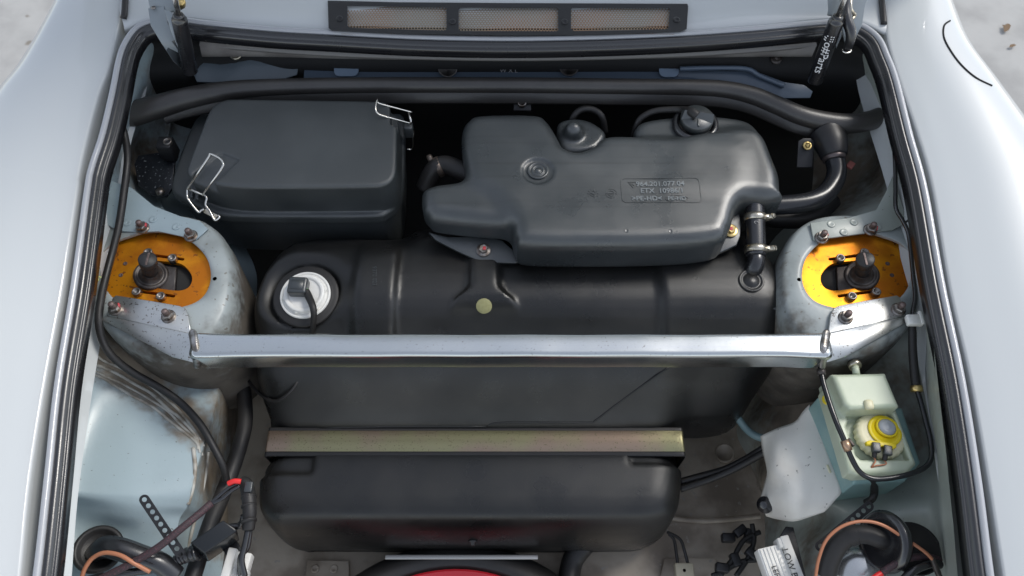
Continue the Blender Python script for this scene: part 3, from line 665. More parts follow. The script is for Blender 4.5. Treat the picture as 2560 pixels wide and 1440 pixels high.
def decal(name, m2, px, py, tree, mt, par, dx=12, rot=0., off=.0002):
    p, n = on(px, py, tree, off); a, _ = on(px+dx, py, tree, off); x = a-p if rot == 0 else None
    if rot:
        b, _ = on(px+dx*math.cos(rot), py+dx*math.sin(rot), tree, off); x = b-p
    A = axes(x, n); return put(name, xform(m2, p, A[:, 0], A[:, 1], A[:, 2]), mt, par, smooth=False)
st = single('sticker', 'round olive sticker on the black tank above the bar', 'sticker', xform(lathe([(.0098, -.0006), (.0098, .0003), (.0094, .0005), (0, .0005)], 40), *(lambda p, n: (p, *axes((1, 0, 0), n).T))(*on(1210, 765, tt, .0004))), M['sticker'])
decal('lettering', text('9370 023', .0075), 936, 690, tt, M['plastic'], ft, 12, math.pi/2)
# flap at the right shoulder of the tank
fp = [(1962, 745, -.05), (1945, 765, -.052), (1925, 775, -.055), (1890, 785, -.06), (1860, 800, -.065), (1830, 818, -.07), (1795, 838, -.075), (1950, 845, -.085), (1958, 800, -.07), (1966, 765, -.058)]
put('protective_flap', plate([V(a, b, z+.030) for a, b, z in fp][::-1], .0018, .0006), M['plastic'], ft)
# tank strap
sg = thing('tank_strap', 'iridescent yellow zinc strap holding the black fuel tank down', 'tank strap', V(1190, 1100, -.155))
y0, y1 = V(1190, 1129, -.147)[1], V(1190, 1077, -.147)[1]
xs0, xs1 = V(668, 1100, -.147)[0], V(1708, 1100, -.147)[0]
pp = [np.array([x, 0, z]) for x, z in ((xs0+.002, -.24), (xs0+.0, -.17), (xs0-.001, -.152), (xs0, -.1472), (xs0+.006, -.1465), (xs0+.02, -.1464), (xs0+.1, -.1463), (0, -.1463), (xs1-.1, -.1463), (xs1-.02, -.1464), (xs1-.006, -.1465), (xs1, -.1475), (xs1+.0015, -.153), (xs1+.001, -.175), (xs1-.002, -.24))]
P = cr(pp, 4)
put('strap_band', loft([P+np.array([0, y, dz]) for y, dz in ((y0, -.001), (y0, 0), (y0+.0006, .0005), ((y0+y1)/2, .0003), (y1-.0006, .0005), (y1, 0), (y1, -.001))], False), M['zinc'], sg, angle=50)
P2 = P*np.array([1, 1, 1])+np.array([0, 0, -.0018])
for ya, yb in ((y0-.0055, y0+.002), (y1-.002, y1+.005)):
    put('rubber_pad', loft([P2+np.array([0, ya, -.002]), P2+np.array([0, ya, .0006]), P2+np.array([0, ya+.001, .0012]), P2+np.array([0, yb-.001, .0012]), P2+np.array([0, yb, .0006]), P2+np.array([0, yb, -.002])], False), M['rubber2'], sg)
bm_ = V(1182, 1352, -.2)
p, n = on(1182, 1352, tt, .0); put('tank_stud', lathe([(.006, 0), (.0055, .002), (.0035, .0025), (.003, .006), (0, .0065)], 16, p, n), M['black'], ft)
# fuel sender
c, n = on(766, 742, tt, .001); n = np.array([-.03, -.1, 1.])
sn = thing('fuel_sender', 'white round fuel sender with black plug on the fuel tank', 'fuel sender', c)
put('sender_gasket', lathe([(.0415, -.004), (.0415, .0012), (.040, .0025), (.036, .0018), (.034, .003), (.0315, .003)], 48, c, n), M['rubber2'], sn)
rg = []
for r, z in ((.0318, .0), (.0318, .0045), (.0312, .0058), (.0290, .0058), (.0288, .0048), (.0262, .0048)):
    rg.append((r, z))
put('sender_ring', lathe(rg+[(.0255, .010), (.0245, .0112), (.0205, .0112), (.0195, .0085), (0, .0085)], 48, c, n), M['whitep'], sn)
hx = lathe([(.0278, .0045), (.0278, .0082), (.0266, .0092), (.0252, .0092)], 6, c, n, .2); put('sender_hexagon', hx, M['whitep'], sn, angle=30)
q = c+n*.016+np.array([-.006, .006, 0])
put('plug', rbox(q, (.0235, .022, .016), .0028, 3, axes((1, -.05, 0), n)), M['plastic'], sn)
put('plug_frame', rbox(q+n*.0082, (.016, .013, .0012), .0005, 1, axes((1, -.05, 0), n)), M['plastic'], sn)
put('green_wire', tube([q+np.array([.011, -.004, .002]), q+np.array([.014, -.007, .001]), q+np.array([.014, -.012, -.001])], .0011, 8), mat('green_wire_insulation', (.1, .5, .08), .4), sn)
put('cable', tube([q+np.array([.010, -.006, .0]), q+np.array([.0145, -.014, .0]), V(783, 770, -.012), V(784, 800, -.022), V(779, 840, -.05), V(772, 880, -.075), V(755, 930, -.09), V(730, 975, -.095), V(690, 1003, -.11), V(650, 985, -.13), V(620, 950, -.15), V(607, 920, -.16)], [.0046, .0048, .0042, .0036, .003, .0024, .0022, .0022, .0022, .0022, .0022, .0022], 12), M['rubber2'], sn)
# ============================================================ small tank (expansion tank) with filler
def exptank():
    h = .0023; lo = np.array([-.13, .015, -.034]); hi = np.array([.36, .29, .066]); X, Y, Z = lattice(lo, hi, h)
    def pg(l, z=.045): return sdpoly(X[:, :, 0], Y[:, :, 0], cr(Vs(l, z), 4, True))[:, :, None]
    T = .047+.0*Y
    Mn = ext(pg([(1157, 400, .02), (1155, 335, .03), (1168, 298, .04), (1200, 277), (1335, 276), (1370, 292), (1395, 330), (1412, 358), (1445, 368), (1480, 356), (1506, 334), (1550, 328), (1640, 332), (1760, 338), (1850, 360), (1862, 440), (1838, 520, .02), (1818, 580, .0), (1800, 630, -.018), (1768, 662, -.018), (1610, 675, -.018), (1330, 675, -.018), (1288, 648, -.012), (1278, 590, .005), (1255, 530, .02), (1225, 490, .03), (1175, 460, .03)]), Z, -.024, T, .021)
    Lf = ext(pg([(1060, 545, .0), (1056, 500, .015), (1058, 472, .03), (1078, 454, .036), (1125, 446, .036), (1300, 430, .036), (1340, 560, .0), (1290, 606, -.01), (1110, 594, -.01), (1072, 572, -.005)]), Z, -.016, .037, .020)
    Rt = ext(pg([(1720, 345, .04), (1790, 318, .04), (1870, 312, .04), (1908, 340, .034), (1933, 395, .034), (1948, 440, .032), (1950, 480, .03), (1946, 520, .01), (1900, 548, -.008), (1840, 548, -.012), (1700, 530, -.0), (1660, 460, .04)]), Z, -.019, .044, .020)
    Sh = ext(pg([(1588, 336), (1598, 308), (1640, 296), (1720, 288), (1800, 290), (1872, 304), (1890, 340), (1800, 380), (1640, 370)], .03), Z, -.019, .034, .012)
    S2 = ext(pg([(1392, 322), (1406, 300), (1455, 296), (1497, 314), (1515, 340), (1480, 375), (1410, 375)], .02), Z, -.019, .022, .008)
    F = smin(smin(smin(Mn, Lf, .016), Rt, .022), Sh, .01); F = smin(F, S2, .006)
    k = V(1433, 330, .026); dm = np.sqrt((X-k[0])**2+(Y-k[1])**2+((Z-k[2])*.8)**2)-.0125; F = smin(F, dm, .008)
    c = V(1345, 425, .047); r = np.hypot(X-c[0], Y-c[1])
    F = F+.0042*sst(.0208, .0188, r)*sst(.02, .03, Z)
    F = smax(F, Z-.0472, .006)
    fx0, fx1 = V(1553, 478, .047)[0], V(1752, 478, .047)[0]; fy0, fy1 = V(1650, 507, .047)[1], V(1650, 446, .047)[1]
    return nets(F, lo, h)
xt = exptank(); et = thing('expansion_tank', 'grey sheened black plastic tank with filler cap and raised part numbers', 'tank', V(1500, 640, -.019))
put('tank_shell', xt, M['plastic'], et); tx = tree_of(xt)
p, n = on(1345, 428, tx, .0)
put('boss', lathe([(.0135, -.001), (.0135, .0022), (.0128, .0028), (.0105, .0028), (.010, .0014), (.0085, .0014), (.008, .0028), (.0058, .0028), (.0053, .0014), (.0042, .0014), (.0038, .0025), (0, .0026)], 40, p), M['plastic'], et)
def rr2(x0, y0, x1, y1, r):
    o = []
    for cx, cy, a0 in ((x1-r, y1-r, 0), (x0+r, y1-r, 90), (x0+r, y0+r, 180), (x1-r, y0+r, 270)):
        for k in range(6): a = R(a0+18*k); o.append((cx+r*math.cos(a), cy+r*math.sin(a)))
    return o
def conform(m2, px, py, tree, s=1., rot=0.):     # lay flat lettering on a curved surface
    p, n = on(px, py, tree); v = m2[0].copy(); v[:, :2] += p[:2]
    for q in v:
        h = tree.ray_cast(Vector((q[0], q[1], 1)), Vector((0, 0, -1)))[0]; q[2] += h.z if h else p[2]
    return v, m2[1]
W = V(1752, 478, .047)[0]-V(1553, 478, .047)[0]; H = V(1650, 446, .047)[1]-V(1650, 507, .047)[1]
fr = rr2(-W/2, -H/2, W/2, H/2, .006); fi = rr2(-W/2+.0009, -H/2+.0009, W/2-.0009, H/2-.0009, .0055)
put('label_border', conform(fill2d([fr, fi], .0006), 1652, 476, tx), M['plastic'], et)
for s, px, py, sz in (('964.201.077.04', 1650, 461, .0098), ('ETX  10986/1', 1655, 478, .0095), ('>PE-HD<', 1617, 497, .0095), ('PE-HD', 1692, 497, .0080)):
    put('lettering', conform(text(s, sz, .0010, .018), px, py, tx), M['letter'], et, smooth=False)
put('emblem', conform(fill2d([ell((0, 0), .0142, .0052, 32), ell((0, 0), .0136, .0046, 32)], .0007), 1692, 497, tx), M['plastic'], et)
tri = [(-.0058, .0042), (.0058, .0042), (0, -.0055)]; tri2 = [(-.0046, .0035), (.0046, .0035), (0, -.0041)]
put('emblem', conform(join(fill2d([tri, tri2], .0007), fill2d([[(-.0025, .003), (-.0015, .003), (-.0004, -.003), (-.001, -.0024)]], .0007), fill2d([ell((.0012, .0008), .0014, .0022, 12)], .0007)), 1582, 462, tx), M['plastic'], et)
gear = [ell((0, 0), .0042, .0042, 20), ell((0, 0), .0034, .0034, 20)]
def marks(n_, r): return [capsule((r*math.cos(a), r*math.sin(a)), (r*1.25*math.cos(a), r*1.25*math.sin(a)), .0004, 3) for a in np.linspace(0, 2*np.pi, n_, endpoint=False)]
mk = join(fill2d(gear, .0006), *[fill2d([q], .0006) for q in marks(10, .0055)], fill2d([capsule((-.0022, .0012), (.0018, -.0014), .0009, 4)], .0007), fill2d([capsule((-.0012, .0024), (.0026, -.0002), .0006, 4)], .0007))
put('date_mark', conform(mk, 1482, 484, tx), M['plastic'], et)
mk = join(fill2d([ell((0, 0), .0072, .0072, 28), ell((0, 0), .0067, .0067, 28)], .0005), fill2d(gear, .0006), fill2d([capsule((-.0028, 0), (.0028, 0), .0006, 4)], .0008), *[fill2d([q], .0006) for q in marks(4, .005)])
put('date_mark', conform(mk, 1528, 484, tx), M['plastic'], et)
for px, py in ((1567, 577), (1677, 578)): put('ejector_mark', conform(lathe([(.0026, -.0003), (.0026, .0003), (.0021, .0003), (.0018, .0001), (0, .0001)], 18), px, py, tx), M['plastic'], et)
ear = plate(Vs([(1070, 580, -.008), (1120, 592, -.008), (1215, 590, -.008), (1255, 600, -.01), (1300, 640, -.012), (1310, 652, -.014), (1285, 657, -.014), (1205, 655, -.014), (1145, 628, -.012), (1090, 600, -.01)])[::-1], .004, .0012, (0, 0, 1))
put('mounting_ear', ear, M['plastic'], et)
ear2 = plate(Vs([(1790, 560, .004), (1848, 528, .006), (1853, 560, .004), (1851, 590, .002), (1842, 612, .0), (1790, 636, -.004), (1750, 645, -.006), (1770, 590, .0)])[::-1], .004, .0012)
put('mounting_ear', ear2, M['plastic'], et)
bolt_m = join(lathe([(.0092, 0), (.0092, .0014), (.0075, .0022)], 24), lathe([(.006, .0018), (.006, .0062), (.0052, .0068), (.003, .0066), (0, .0060)], 6))
for px, py, z, mt in ((1209, 626, -.0115, 'steel'), (1826, 577, .0035, 'brass')):
    b = put('bolt', place(bolt_m, V(px, py, z), (0, -.1, 1), .3), M[mt], et, angle=35)
    put('paint_mark', rbox(V(px+2, py-6, z+.0068), (.004, .005, .0006), .0002), M['redmark'], b)
put('mould_mark', conform(lathe([(.0035, 0), (.0035, .0005), (.0029, .0005), (.0026, 0)], 16), 1815, 590, tree_of(ear2)), M['plastic'], et)
# filler cap
cp = V(1738, 312, .036); cn = np.array([0, .02, 1.]); cpo = put('filler_cap', lathe([(.0212, .004), (.0215, .014), (.0205, .0155), (.004, .0185), (0, .0185)], 36, cp, cn), M['plastic'], et)
put('filler_gasket', lathe([(.0305, -.005), (.0305, .001), (.0295, .0045), (.0265, .006), (.0235, .0055), (.0225, .002)], 48, cp, cn), M['rubber'], et)
rg = plate([cp+np.array([math.cos(a)*x-math.sin(a)*y, math.sin(a)*x+math.cos(a)*y, .0165+z]) for a in (R(-14),) for x, y, z in ((-.0195, -.002, 0), (.0195, -.002, 0), (.0195, .002, 0), (-.0195, .002, 0))], .003, 0)
tri_v = [(-.0205, -.0085, .015), (.0205, -.0085, .0150), (.0205, .0085, .0150), (-.0205, .0085, .0150), (-.018, 0, .0245), (.0195, 0, .0245)]
ca, sa = math.cos(R(-12)), math.sin(R(-12)); tv = np.array([[x*ca-y*sa, x*sa+y*ca, z] for x, y, z in tri_v])+cp
put('grip_ridge', (tv, [(0, 1, 5, 4), (1, 2, 5), (2, 3, 4, 5), (3, 0, 4), (3, 2, 1, 0)]), M['plastic'], cpo, smooth=False)
put('grip_ridge', rbox(cp+np.array([-.001, -.010, .0165]), (.0022, .016, .004), .0005), M['plastic'], cpo)
single('vent_hose', 'thin black vent hose running into the filler cap of the tank', 'hose', tube([V(1584, 345, .0), V(1590, 318, .018), V(1604, 294, .03), (V(1640, 277, .038)), V(1700, 274, .044), V(1728, 280, .058), V(1742, 290, .058)], [.0042, .0042, .0042, .0042, .0044, .006, .0065], 12), M['rubber2'])
single('looped_hose', 'small black hose arching behind the tank near the knob', 'hose', tube([V(1425, 330, -.01), V(1432, 295, .01), V(1452, 275, .018), V(1482, 274, .018), V(1505, 292, .012), V(1513, 330, -.01)], .0044, 12), M['rubber2'])
# ============================================================ black lidded box
def boxm():
    h = .0019; lo = np.array([-.475, .03, -.10]); hi = np.array([-.125, .285, .056]); X, Y, Z = lattice(lo, hi, h)
    def pg(l, z, n=4): return sdpoly(X[:, :, 0], Y[:, :, 0], cr(Vs(l, z), n, True))[:, :, None]
    top = [(467, 428), (474, 404), (496, 345), (517, 292), (532, 268), (560, 251), (600, 248), (760, 250), (930, 253), (966, 258), (986, 272), (992, 295), (992, 360), (990, 425), (980, 450), (958, 464), (925, 468), (780, 470), (620, 470), (545, 463), (500, 450), (473, 440)]
    A = ext(pg(top, .045), Z, -.014, .047, .0045)
    rim = [(432, 462), (440, 432), (462, 370), (484, 318), (500, 296), (530, 285), (700, 283), (960, 285), (1004, 292), (1012, 315), (1012, 400), (1009, 470), (996, 514), (970, 538), (930, 547), (760, 548), (600, 546), (530, 536), (448, 496), (432, 480)]
    B = ext(pg(rim, -.012), Z, -.024, -.006, .004)
    bs = ext(pg(rim, -.012)+.008, Z, -.11, -.02, .006)
    F = smin(np.minimum(A, B), bs, .003)
    ch = sdpoly(X[:, :, 0], Y[:, :, 0], Vs([(440, 440), (480, 448), (548, 395), (562, 392), (600, 408), (560, 445), (540, 462), (520, 540), (450, 500)], .040))[:, :, None]
    yl = V(545, 462, .04)[1]; slope = .030+.5*(Y-yl)
    F = smax(F, -np.maximum(ch, np.clip(slope, .0, .044)-Z), .0025)
    ch = sdpoly(X[:, :, 0], Y[:, :, 0], Vs([(975, 262), (1030, 275), (1030, 330), (978, 320)], .04))[:, :, None]
    F = smax(F, -np.maximum(ch, .030-Z), .002)
    return nets(F, lo, h, 2)
ab = thing('lidded_box', 'black grained plastic box with rounded lid and two wire latches', 'box', V(715, 500, -.10))
lm = boxm(); v = lm[0]
put('lid', lm, M['lid'], ab)
lw = put('rim_bead', tube([V(a, b, z) for a, b, z in ((434, 472, -.012), (453, 492, -.012), (530, 532, -.012), (600, 541, -.012), (760, 543, -.012), (930, 542, -.012), (968, 533, -.012), (992, 511, -.012), (1005, 470, -.012))], .0016, 8), M['lid'], ab)
def wire(pts, r=.0011, sub=5): return tube(pts, r, 8, sub)
LW = thing('wire_latch', 'wire latch at the lower left corner of the black lid', 'latch', V(490, 480, .0), 'wire latches on the black lidded box')
put('wire_loop', wire([V(*q) for q in [(468, 472, .022), (480, 455, .034), (500, 425, .050), (522, 392, .059), (524, 386, .061), (530, 386, .062), (549, 396, .062), (557, 406, .061), (557, 416, .059), (540, 442, .050), (520, 468, .037), (506, 489, .022)]], .0014), M['chrome'], LW)
put('cross_pin', wire([V(470, 471, .022), V(506, 486, .018)], .0016, 1), M['chrome'], LW)
put('wire_spring', wire([V(*q) for q in [(468, 474, .02), (468, 488, .016), (472, 500, .014), (495, 529, .006), (503, 526, .006), (510, 523, .007)]], .0015), M['chrome'], LW)
put('wire_spring', wire([V(*q) for q in [(512, 488, .018), (517, 495, .017), (514, 512, .012), (525, 528, .008), (537, 550, .003), (549, 543, .003), (545, 538, .004)]], .0015), M['chrome'], LW)
put('hook_plate', plate([V(*q) for q in [(505, 523, .005), (516, 522, .006), (545, 538, .004), (538, 546, .003), (510, 532, .004)]][::-1], .0012, .0002), M['clamp'], LW)
for px, py in ((481, 489), (495, 494)): put('hook_tooth', rbox(V(px, py, .004), (.0045, .009, .008), .0015), M['plastic'], LW)
RW = thing('wire_latch', 'wire latch at the upper right corner of the black lid', 'latch', V(1000, 300, .0), 'wire latches on the black lidded box')
put('wire_loop', wire([V(*q) for q in [(1031, 281, .03), (990, 270, .042), (947, 258, .053), (944, 249, .058), (940, 262, .058), (940, 276, .056), (950, 287, .052), (985, 297, .044), (1028, 309, .028)]], .0012), M['chrome'], RW)
put('cross_pin', wire([V(1022, 282, .032), V(1028, 306, .028)], .0016, 1), M['chrome'], RW)
put('wire_spring', wire([V(*q) for q in [(1021, 306, .028), (1027, 318, .018), (1034, 328, .01), (1033, 345, .0), (1031, 371, -.02), (1018, 373, -.02)]]), M['chrome'], RW)
put('hook_plate', rbox(V(1022, 325, .012), (.012, .012, .02), .002), M['plastic'], RW)
# bracket and bolt left of the box, black bracket with pale specks in its colour
lb = thing('heater_bracket', 'black speckled bracket left of the lidded box with a bolt', 'bracket', V(390, 430, -.05))
M['speckled'] = mat('pale_specked_black_metal', (.012, .014, .018), .3, speck=(330, .66, (.3, .32, .34)), bump=(300, .3))
put('plate', plate([V(*q) for q in [(335, 410, -.02), (345, 388, -.02), (400, 380, -.02), (440, 372, -.02), (430, 470, -.03), (415, 490, -.035), (380, 488, -.035), (345, 462, -.03)]][::-1], .004, .001), M['speckled'], lb)
put('boss', rbox(V(420, 372, -.005), (.02, .02, .03), .002), M['black'], lb)
put('bolt', lathe([(.0058, 0), (.0058, .004), (.0048, .005), (.0042, .004), (.004, .001), (0, .001)], 18, V(421, 358, .008)), M['steel'], lb)
put('bolt', lathe([(.006, 0), (.006, .005), (0, .0055)], 6, V(402, 482, -.032)), M['steel'], lb)
# ============================================================ padded rail
rl = thing('padded_rail', 'long black rubber covered rail crossing behind the lidded box and tank', 'rail', V(1260, 240, .0))
rp = [(318, 288, .02), (345, 281, .022), (400, 265, .026), (470, 245, .030), (560, 228, .033), (680, 218, .034), (900, 213, .034), (1280, 213, .034), (1560, 216, .034), (1720, 218, .034), (1810, 223, .034), (1880, 238, .033), (1940, 262, .031), (2000, 288, .028), (2060, 303, .025), (2120, 309, .023), (2170, 303, .022), (2200, 292, .022)]
rrad = [.0175, .0170, .0160, .0145, .0130, .0112, .0105, .0105, .0105, .0108, .0112, .0118, .012, .0125, .0130, .0135, .0135, .0130]
put('cover', tube([V(*q) for q in rp], rrad, 24, 6), M['railr'], rl)
fl_top = cr([V(a, b+6, z-.006) for a, b, z in rp[2:-2]], 4)
put('flange', sweep(fl_top, [(.002, .004), (.007, .002), (.0125, -.010), (.0145, -.014), (.0145, -.017), (.0115, -.0165), (.008, -.012), (.002, -.01)]), M['railr'], rl)
fb = thing('fixing_tab', 'small black tab with a bolt between the rail and tank', 'bracket', V(1303, 262, .0))
put('plate', plate([V(1285, 248, .012), V(1326, 248, .012), V(1328, 276, .002), V(1284, 276, .002)][::-1], .002, .0004), M['black'], fb)
put('bolt', lathe([(.0062, -.002), (.0062, .003), (.005, .0038), (.0045, .0028), (.004, .001), (0, .001)], 20, V(1305, 258, .011), (0, -.3, 1)), M['steel'], fb)
# ---- bulkhead sheets
def sheet(name, label, pts, mt, th=.0015):
    return single(name, label, 'panel', plate([V(*q) for q in pts][::-1], th, .0004), mt)
sheet('cover_sheet', 'grey blue sheet metal cover at left behind the black rail', [(484, 186, .026), (492, 204, .022), (560, 206, .02), (700, 200, .02), (742, 186, .022), (746, 160, .03), (716, 156, .03), (722, 134, .04), (640, 128, .044), (636, 140, .04), (600, 142, .038), (545, 137, .038), (520, 148, .036), (500, 164, .032)], mat('grey_blue_sheet', (.10, .125, .145), .4, coat=.2, bump=(250, .1)))
cs = thing('cowl_sheet', 'dark blue black sheet with two holes behind the rail', 'panel', V(1280, 190, .015))
sh = fill2d([[(-.46, -.022), (.41, -.022), (.41, .040), (-.46, .040)], ell((-.140+.0, .012), .0165, .0165, 28), ell((.128, .012), .0165, .0165, 28)], .001)
o0 = V(1280, 185, .022)
o0s = Matrix.Rotation(R(18), 4, 'X')
s_ = (V(1122, 176, .024)[0]-V(1280, 176, .024)[0])/-.140
put('sheet', xform((sh[0]*np.array([s_, 1, 1]), sh[1]), o0, (1, 0, 0), (0, .95, .3), (0, -.3, .95)), M['blueblack'], cs)
for px, py in ((1120, 175), (1422, 172)):
    put('hole_rim', lathe([(.0135, .003), (.0125, .0035), (.011, .002), (.0105, -.004), (.009, -.004)], 28, V(px, py, .026), (0, -.2, 1)), M['ledge'], cs)
    put('hole', lathe([(.0108, .0016), (0, .0016)], 24, V(px, py, .026), (0, -.2, 1)), M['void'], cs)
put('lettering', xform(text('W X L', .009, .0002), V(1272, 177, .0275), (1, 0, 0), (0, .95, .3), (0, -.3, .95)), M['grey_print'], cs, smooth=False)
for px, py, wd, hh_ in ((866, 173, .034, .022), (1672, 175, .027, .022)):  # paler colour stands for lit paint showing through openings
    q = V(px, py, .028); put('lit_paint_patch', xform(fill2d([rr2(-wd/2, -hh_/2, wd/2, hh_/2, .008)], .001), q, (1, 0, 0), (0, .95, .3), (0, -.3, .95)), mat('blue_grey_patch', (.22, .29, .38), .5), cs)
sheet('cover_sheet', 'blue black moulded cover at right behind the black rail', [(1690, 162, .032), (1870, 162, .032), (1890, 178, .03), (1960, 205, .026), (2010, 212, .024), (2032, 228, .02), (2026, 244, .014), (1960, 245, .012), (1880, 215, .018), (1800, 200, .02), (1695, 196, .02)], M['blueblack'])
rb = tube([V(1700, 172, .036), V(1780, 170, .037), V(1865, 172, .036), (V(1900, 190, .03)), V(1960, 215, .025)], .0035, 8); single('cover_rib', 'raised rib along the moulded cover at right behind the rail', 'rib', rb, M['blueblack'])
for px, py, nm in ((590, 138, 'silver bolt on the grey sheet behind the rail at left'), (1940, 148, 'dark bolt behind the rail near the right gas strut')):
    single('sheet_bolt', nm, 'bolt', join(lathe([(.008, 0), (.008, .002), (.006, .003)], 20, V(px, py, .042), (0, -.4, 1)), lathe([(.0045, .002), (.0045, .006), (0, .007)], 6, V(px, py, .042), (0, -.4, 1))), M['clamp'] if px < 1000 else M['iron'])
# ============================================================ hinges and gas struts
hl = thing('bonnet_hinge', 'grey painted bonnet hinge at the upper left corner', 'hinge', V(420, 120, .03))
put('arm', plate([V(*q) for q in [(370, 20, .135), (376, 62, .123), (402, 105, .110), (432, 150, .075), (452, 168, .06), (462, 140, .08), (440, 95, .110), (418, 55, .122), (410, 15, .135)]][::-1], .003, .0006), M['hinge'], hl)
put('arm_web', plate([V(*q) for q in [(410, 22, .140), (430, 30, .138), (440, 62, .127), (443, 115, .112), (428, 80, .12)]][::-1], .003, .0006), M['hinge'], hl)
put('bracket', plate([V(*q) for q in [(364, -30, .15), (372, 8, .138), (375, 33, .128), (434, 26, .13), (446, 24, .13), (455, 18, .133), (452, -30, .15)]][::-1], .003, .0008), M['hinge'], hl)
put('pivot', lathe([(.006, -.004), (.006, .004), (.004, .006), (0, .006)], 16, V(452, 8, .14), (.3, -.3, .8)), M['brass'], hl)
put('gas_cap', lathe([(.003, 0), (.003, .001)], 8, V(384, 20, .136)), M['steel'], hl)
hr = thing('bonnet_hinge', 'grey bonnet hinge at the upper right corner with a black cable', 'hinge', V(2130, 110, .03))
put('arm', plate([V(*q) for q in [(2176, -30, .15), (2162, 20, .135), (2156, 60, .122), (2140, 92, .112), (2124, 115, .10), (2112, 100, .105), (2104, 60, .12), (2100, 0, .138), (2100, -30, .15)]], .003, .0006), M['hinge'], hr)
put('bracket', plate([V(*q) for q in [(2070, -30, .15), (2072, 20, .135), (2070, 34, .13), (2086, 38, .128), (2100, 22, .132), (2108, -30, .15)]], .003, .0008), M['hinge'], hr)
put('web', plate([V(*q) for q in [(2092, 40, .13), (2102, 45, .128), (2104, 90, .115), (2092, 118, .10), (2088, 70, .12)]], .003, .0006), M['hinge'], hr)
single('hinge_cable', 'black cable looped beside the right bonnet hinge', 'cable', join(tube([V(2112, -40, .165), V(2114, 10, .15), V(2116, 45, .142), V(2126, 75, .135), V(2126, 100, .125), V(2117, 124, .11)], [.0062, .0066, .007, .0066, .006, .005], 14)), M['rubber'])
ring = [V(2117+10*math.cos(a), 126+6*math.sin(a), .112) for a in np.linspace(-.6, 3.4, 14)]
single('cable_ring', 'small bright ring at the end of the right hinge cable', 'ring', tube(ring, .0012, 8, 2), M['chrome'])
single('cable_shackle', 'bent steel shackle on the cable at the right hinge', 'shackle', tube([V(2128, -20, .15), V(2126, 15, .145), V(2130, 28, .14), V(2137, 38, .132), V(2130, 48, .13)], .0022, 8), M['clamp'])
def gas(label, a, b, rod, s):
    t = thing('gas_strut', label, 'gas strut', V(*b), 'gas struts holding the bonnet')
    A, B = V(*a), V(*b); ax = A-B; L = np.linalg.norm(ax); n = ax/L
    put('cylinder', lathe([(.0085, 0), (.0098, .002), (.0098, L-.006), (.0094, L-.003), (.007, L-.001), (.0075, L+.001), (.006, L+.004), (.0035, L+.004)], 28, B, n), M['rubber'], t)
    put('rod', lathe([(.0035, L), (.0035, L+rod)], 14, B, n), M['chrome'], t)
    put('end_socket', lathe([(.0055, L+rod-.012), (.0055, L+rod), (.004, L+rod+.004), (0, L+rod+.004)], 14, B, n), M['black'], t)
    return t, A, B, n, L
t1 = gas('black gas strut beside the left bonnet hinge', (447, 42, .148), (476, 180, .062), .05, 1)
t2, A, B, n, L = gas('black gas strut with white lettering beside the right bonnet hinge', (2093, 46, .146), (2036, 205, .055), .05, -1)
mid = B+n*L*.50; tocam = CAM-mid; AX = axes(-n, tocam)
t2m = join(text('ijjo#Parts', .0150, .0002)); vv = t2m[0].copy(); a = vv[:, 1]/.0099
put('lettering', xform((np.stack([vv[:, 0]*.95, np.sin(a)*.0100, np.cos(a)*.0100+vv[:, 2]], 1), t2m[1]), mid, AX[:, 0], AX[:, 1], AX[:, 2]), M['white'], t2, smooth=False)
# ============================================================ vent grille in the cowl
vg = thing('vent_grille', 'black framed cowl vent with three pale mesh panels', 'vent grille', E(1270, 40, .0))
def pmap(m, dz): return np.array([E(p[0]*1000, -p[1]*1000, dz+p[2]) for p in m[0]]), m[1]
px_ = lambda l: [(a/1000, -b/1000) for a, b in l]
pan = [[(868, 14), (1112, 18), (1117, 22), (1117, 74), (1112, 77), (876, 70), (868, 64)], [(1150, 19), (1392, 19), (1396, 24), (1396, 76), (1390, 79), (1152, 78), (1146, 73), (1146, 24)], [(1430, 19), (1672, 20), (1675, 25), (1672, 70), (1666, 74), (1436, 78), (1427, 74), (1427, 24)]]
frm = [(820, 2), (1000, 6), (1270, 8), (1520, 9), (1718, 10), (1720, 16), (1716, 72), (1700, 79), (1500, 86), (1270, 88), (1000, 84), (830, 76), (822, 70)]
put('frame', pmap(fill2d([px_(frm)]+[px_(p) for p in pan], .0022, .0008), .009), M['frameb'], vg)
put('backing', pmap(fill2d([px_(frm)], .0005), .0015), M['void'], vg)
for k, p in enumerate(pan):
    c = [E(*q, .008) for q in p]; x0, x1 = min(q[0] for q in c)-.002, max(q[0] for q in c)+.002; y0, y1 = min(q[1] for q in c)-.002, max(q[1] for q in c)+.002
    vs, fs = [], []; pt = .0040; R6 = pt/math.sqrt(3); a6 = [math.pi/6+math.pi/3*i for i in range(6)]
    for j in range(int((y1-y0)/(pt*.866))+1):
        for i in range(int((x1-x0)/pt)+1):
            cx, cy = x0+pt*(i+.5*(j % 2)), y0+pt*.866*j; b = len(vs)
            for rr_ in (R6, pt*.40):
                for a in a6: x, y = cx+rr_*math.cos(a), cy+rr_*math.sin(a); vs.append((x, y, EA+EB*y+.0066+.0006*math.sin(x*37+k)))
            fs += [(b+q, b+(q+1) % 6, b+6+(q+1) % 6, b+6+q) for q in range(6)]
    put('mesh_panel', (np.array(vs), fs), M['grille'], vg, smooth=False)
for px, py in ((849, 47), (1131, 55), (1411, 55), (1691, 50)):
    put('screw', lathe([(.0048, 0), (.0045, .0012), (.0025, .0014), (.002, .0006), (0, .0006)], 18, E(px, py, .0112), (0, -EB, 1)), M['black'], vg)
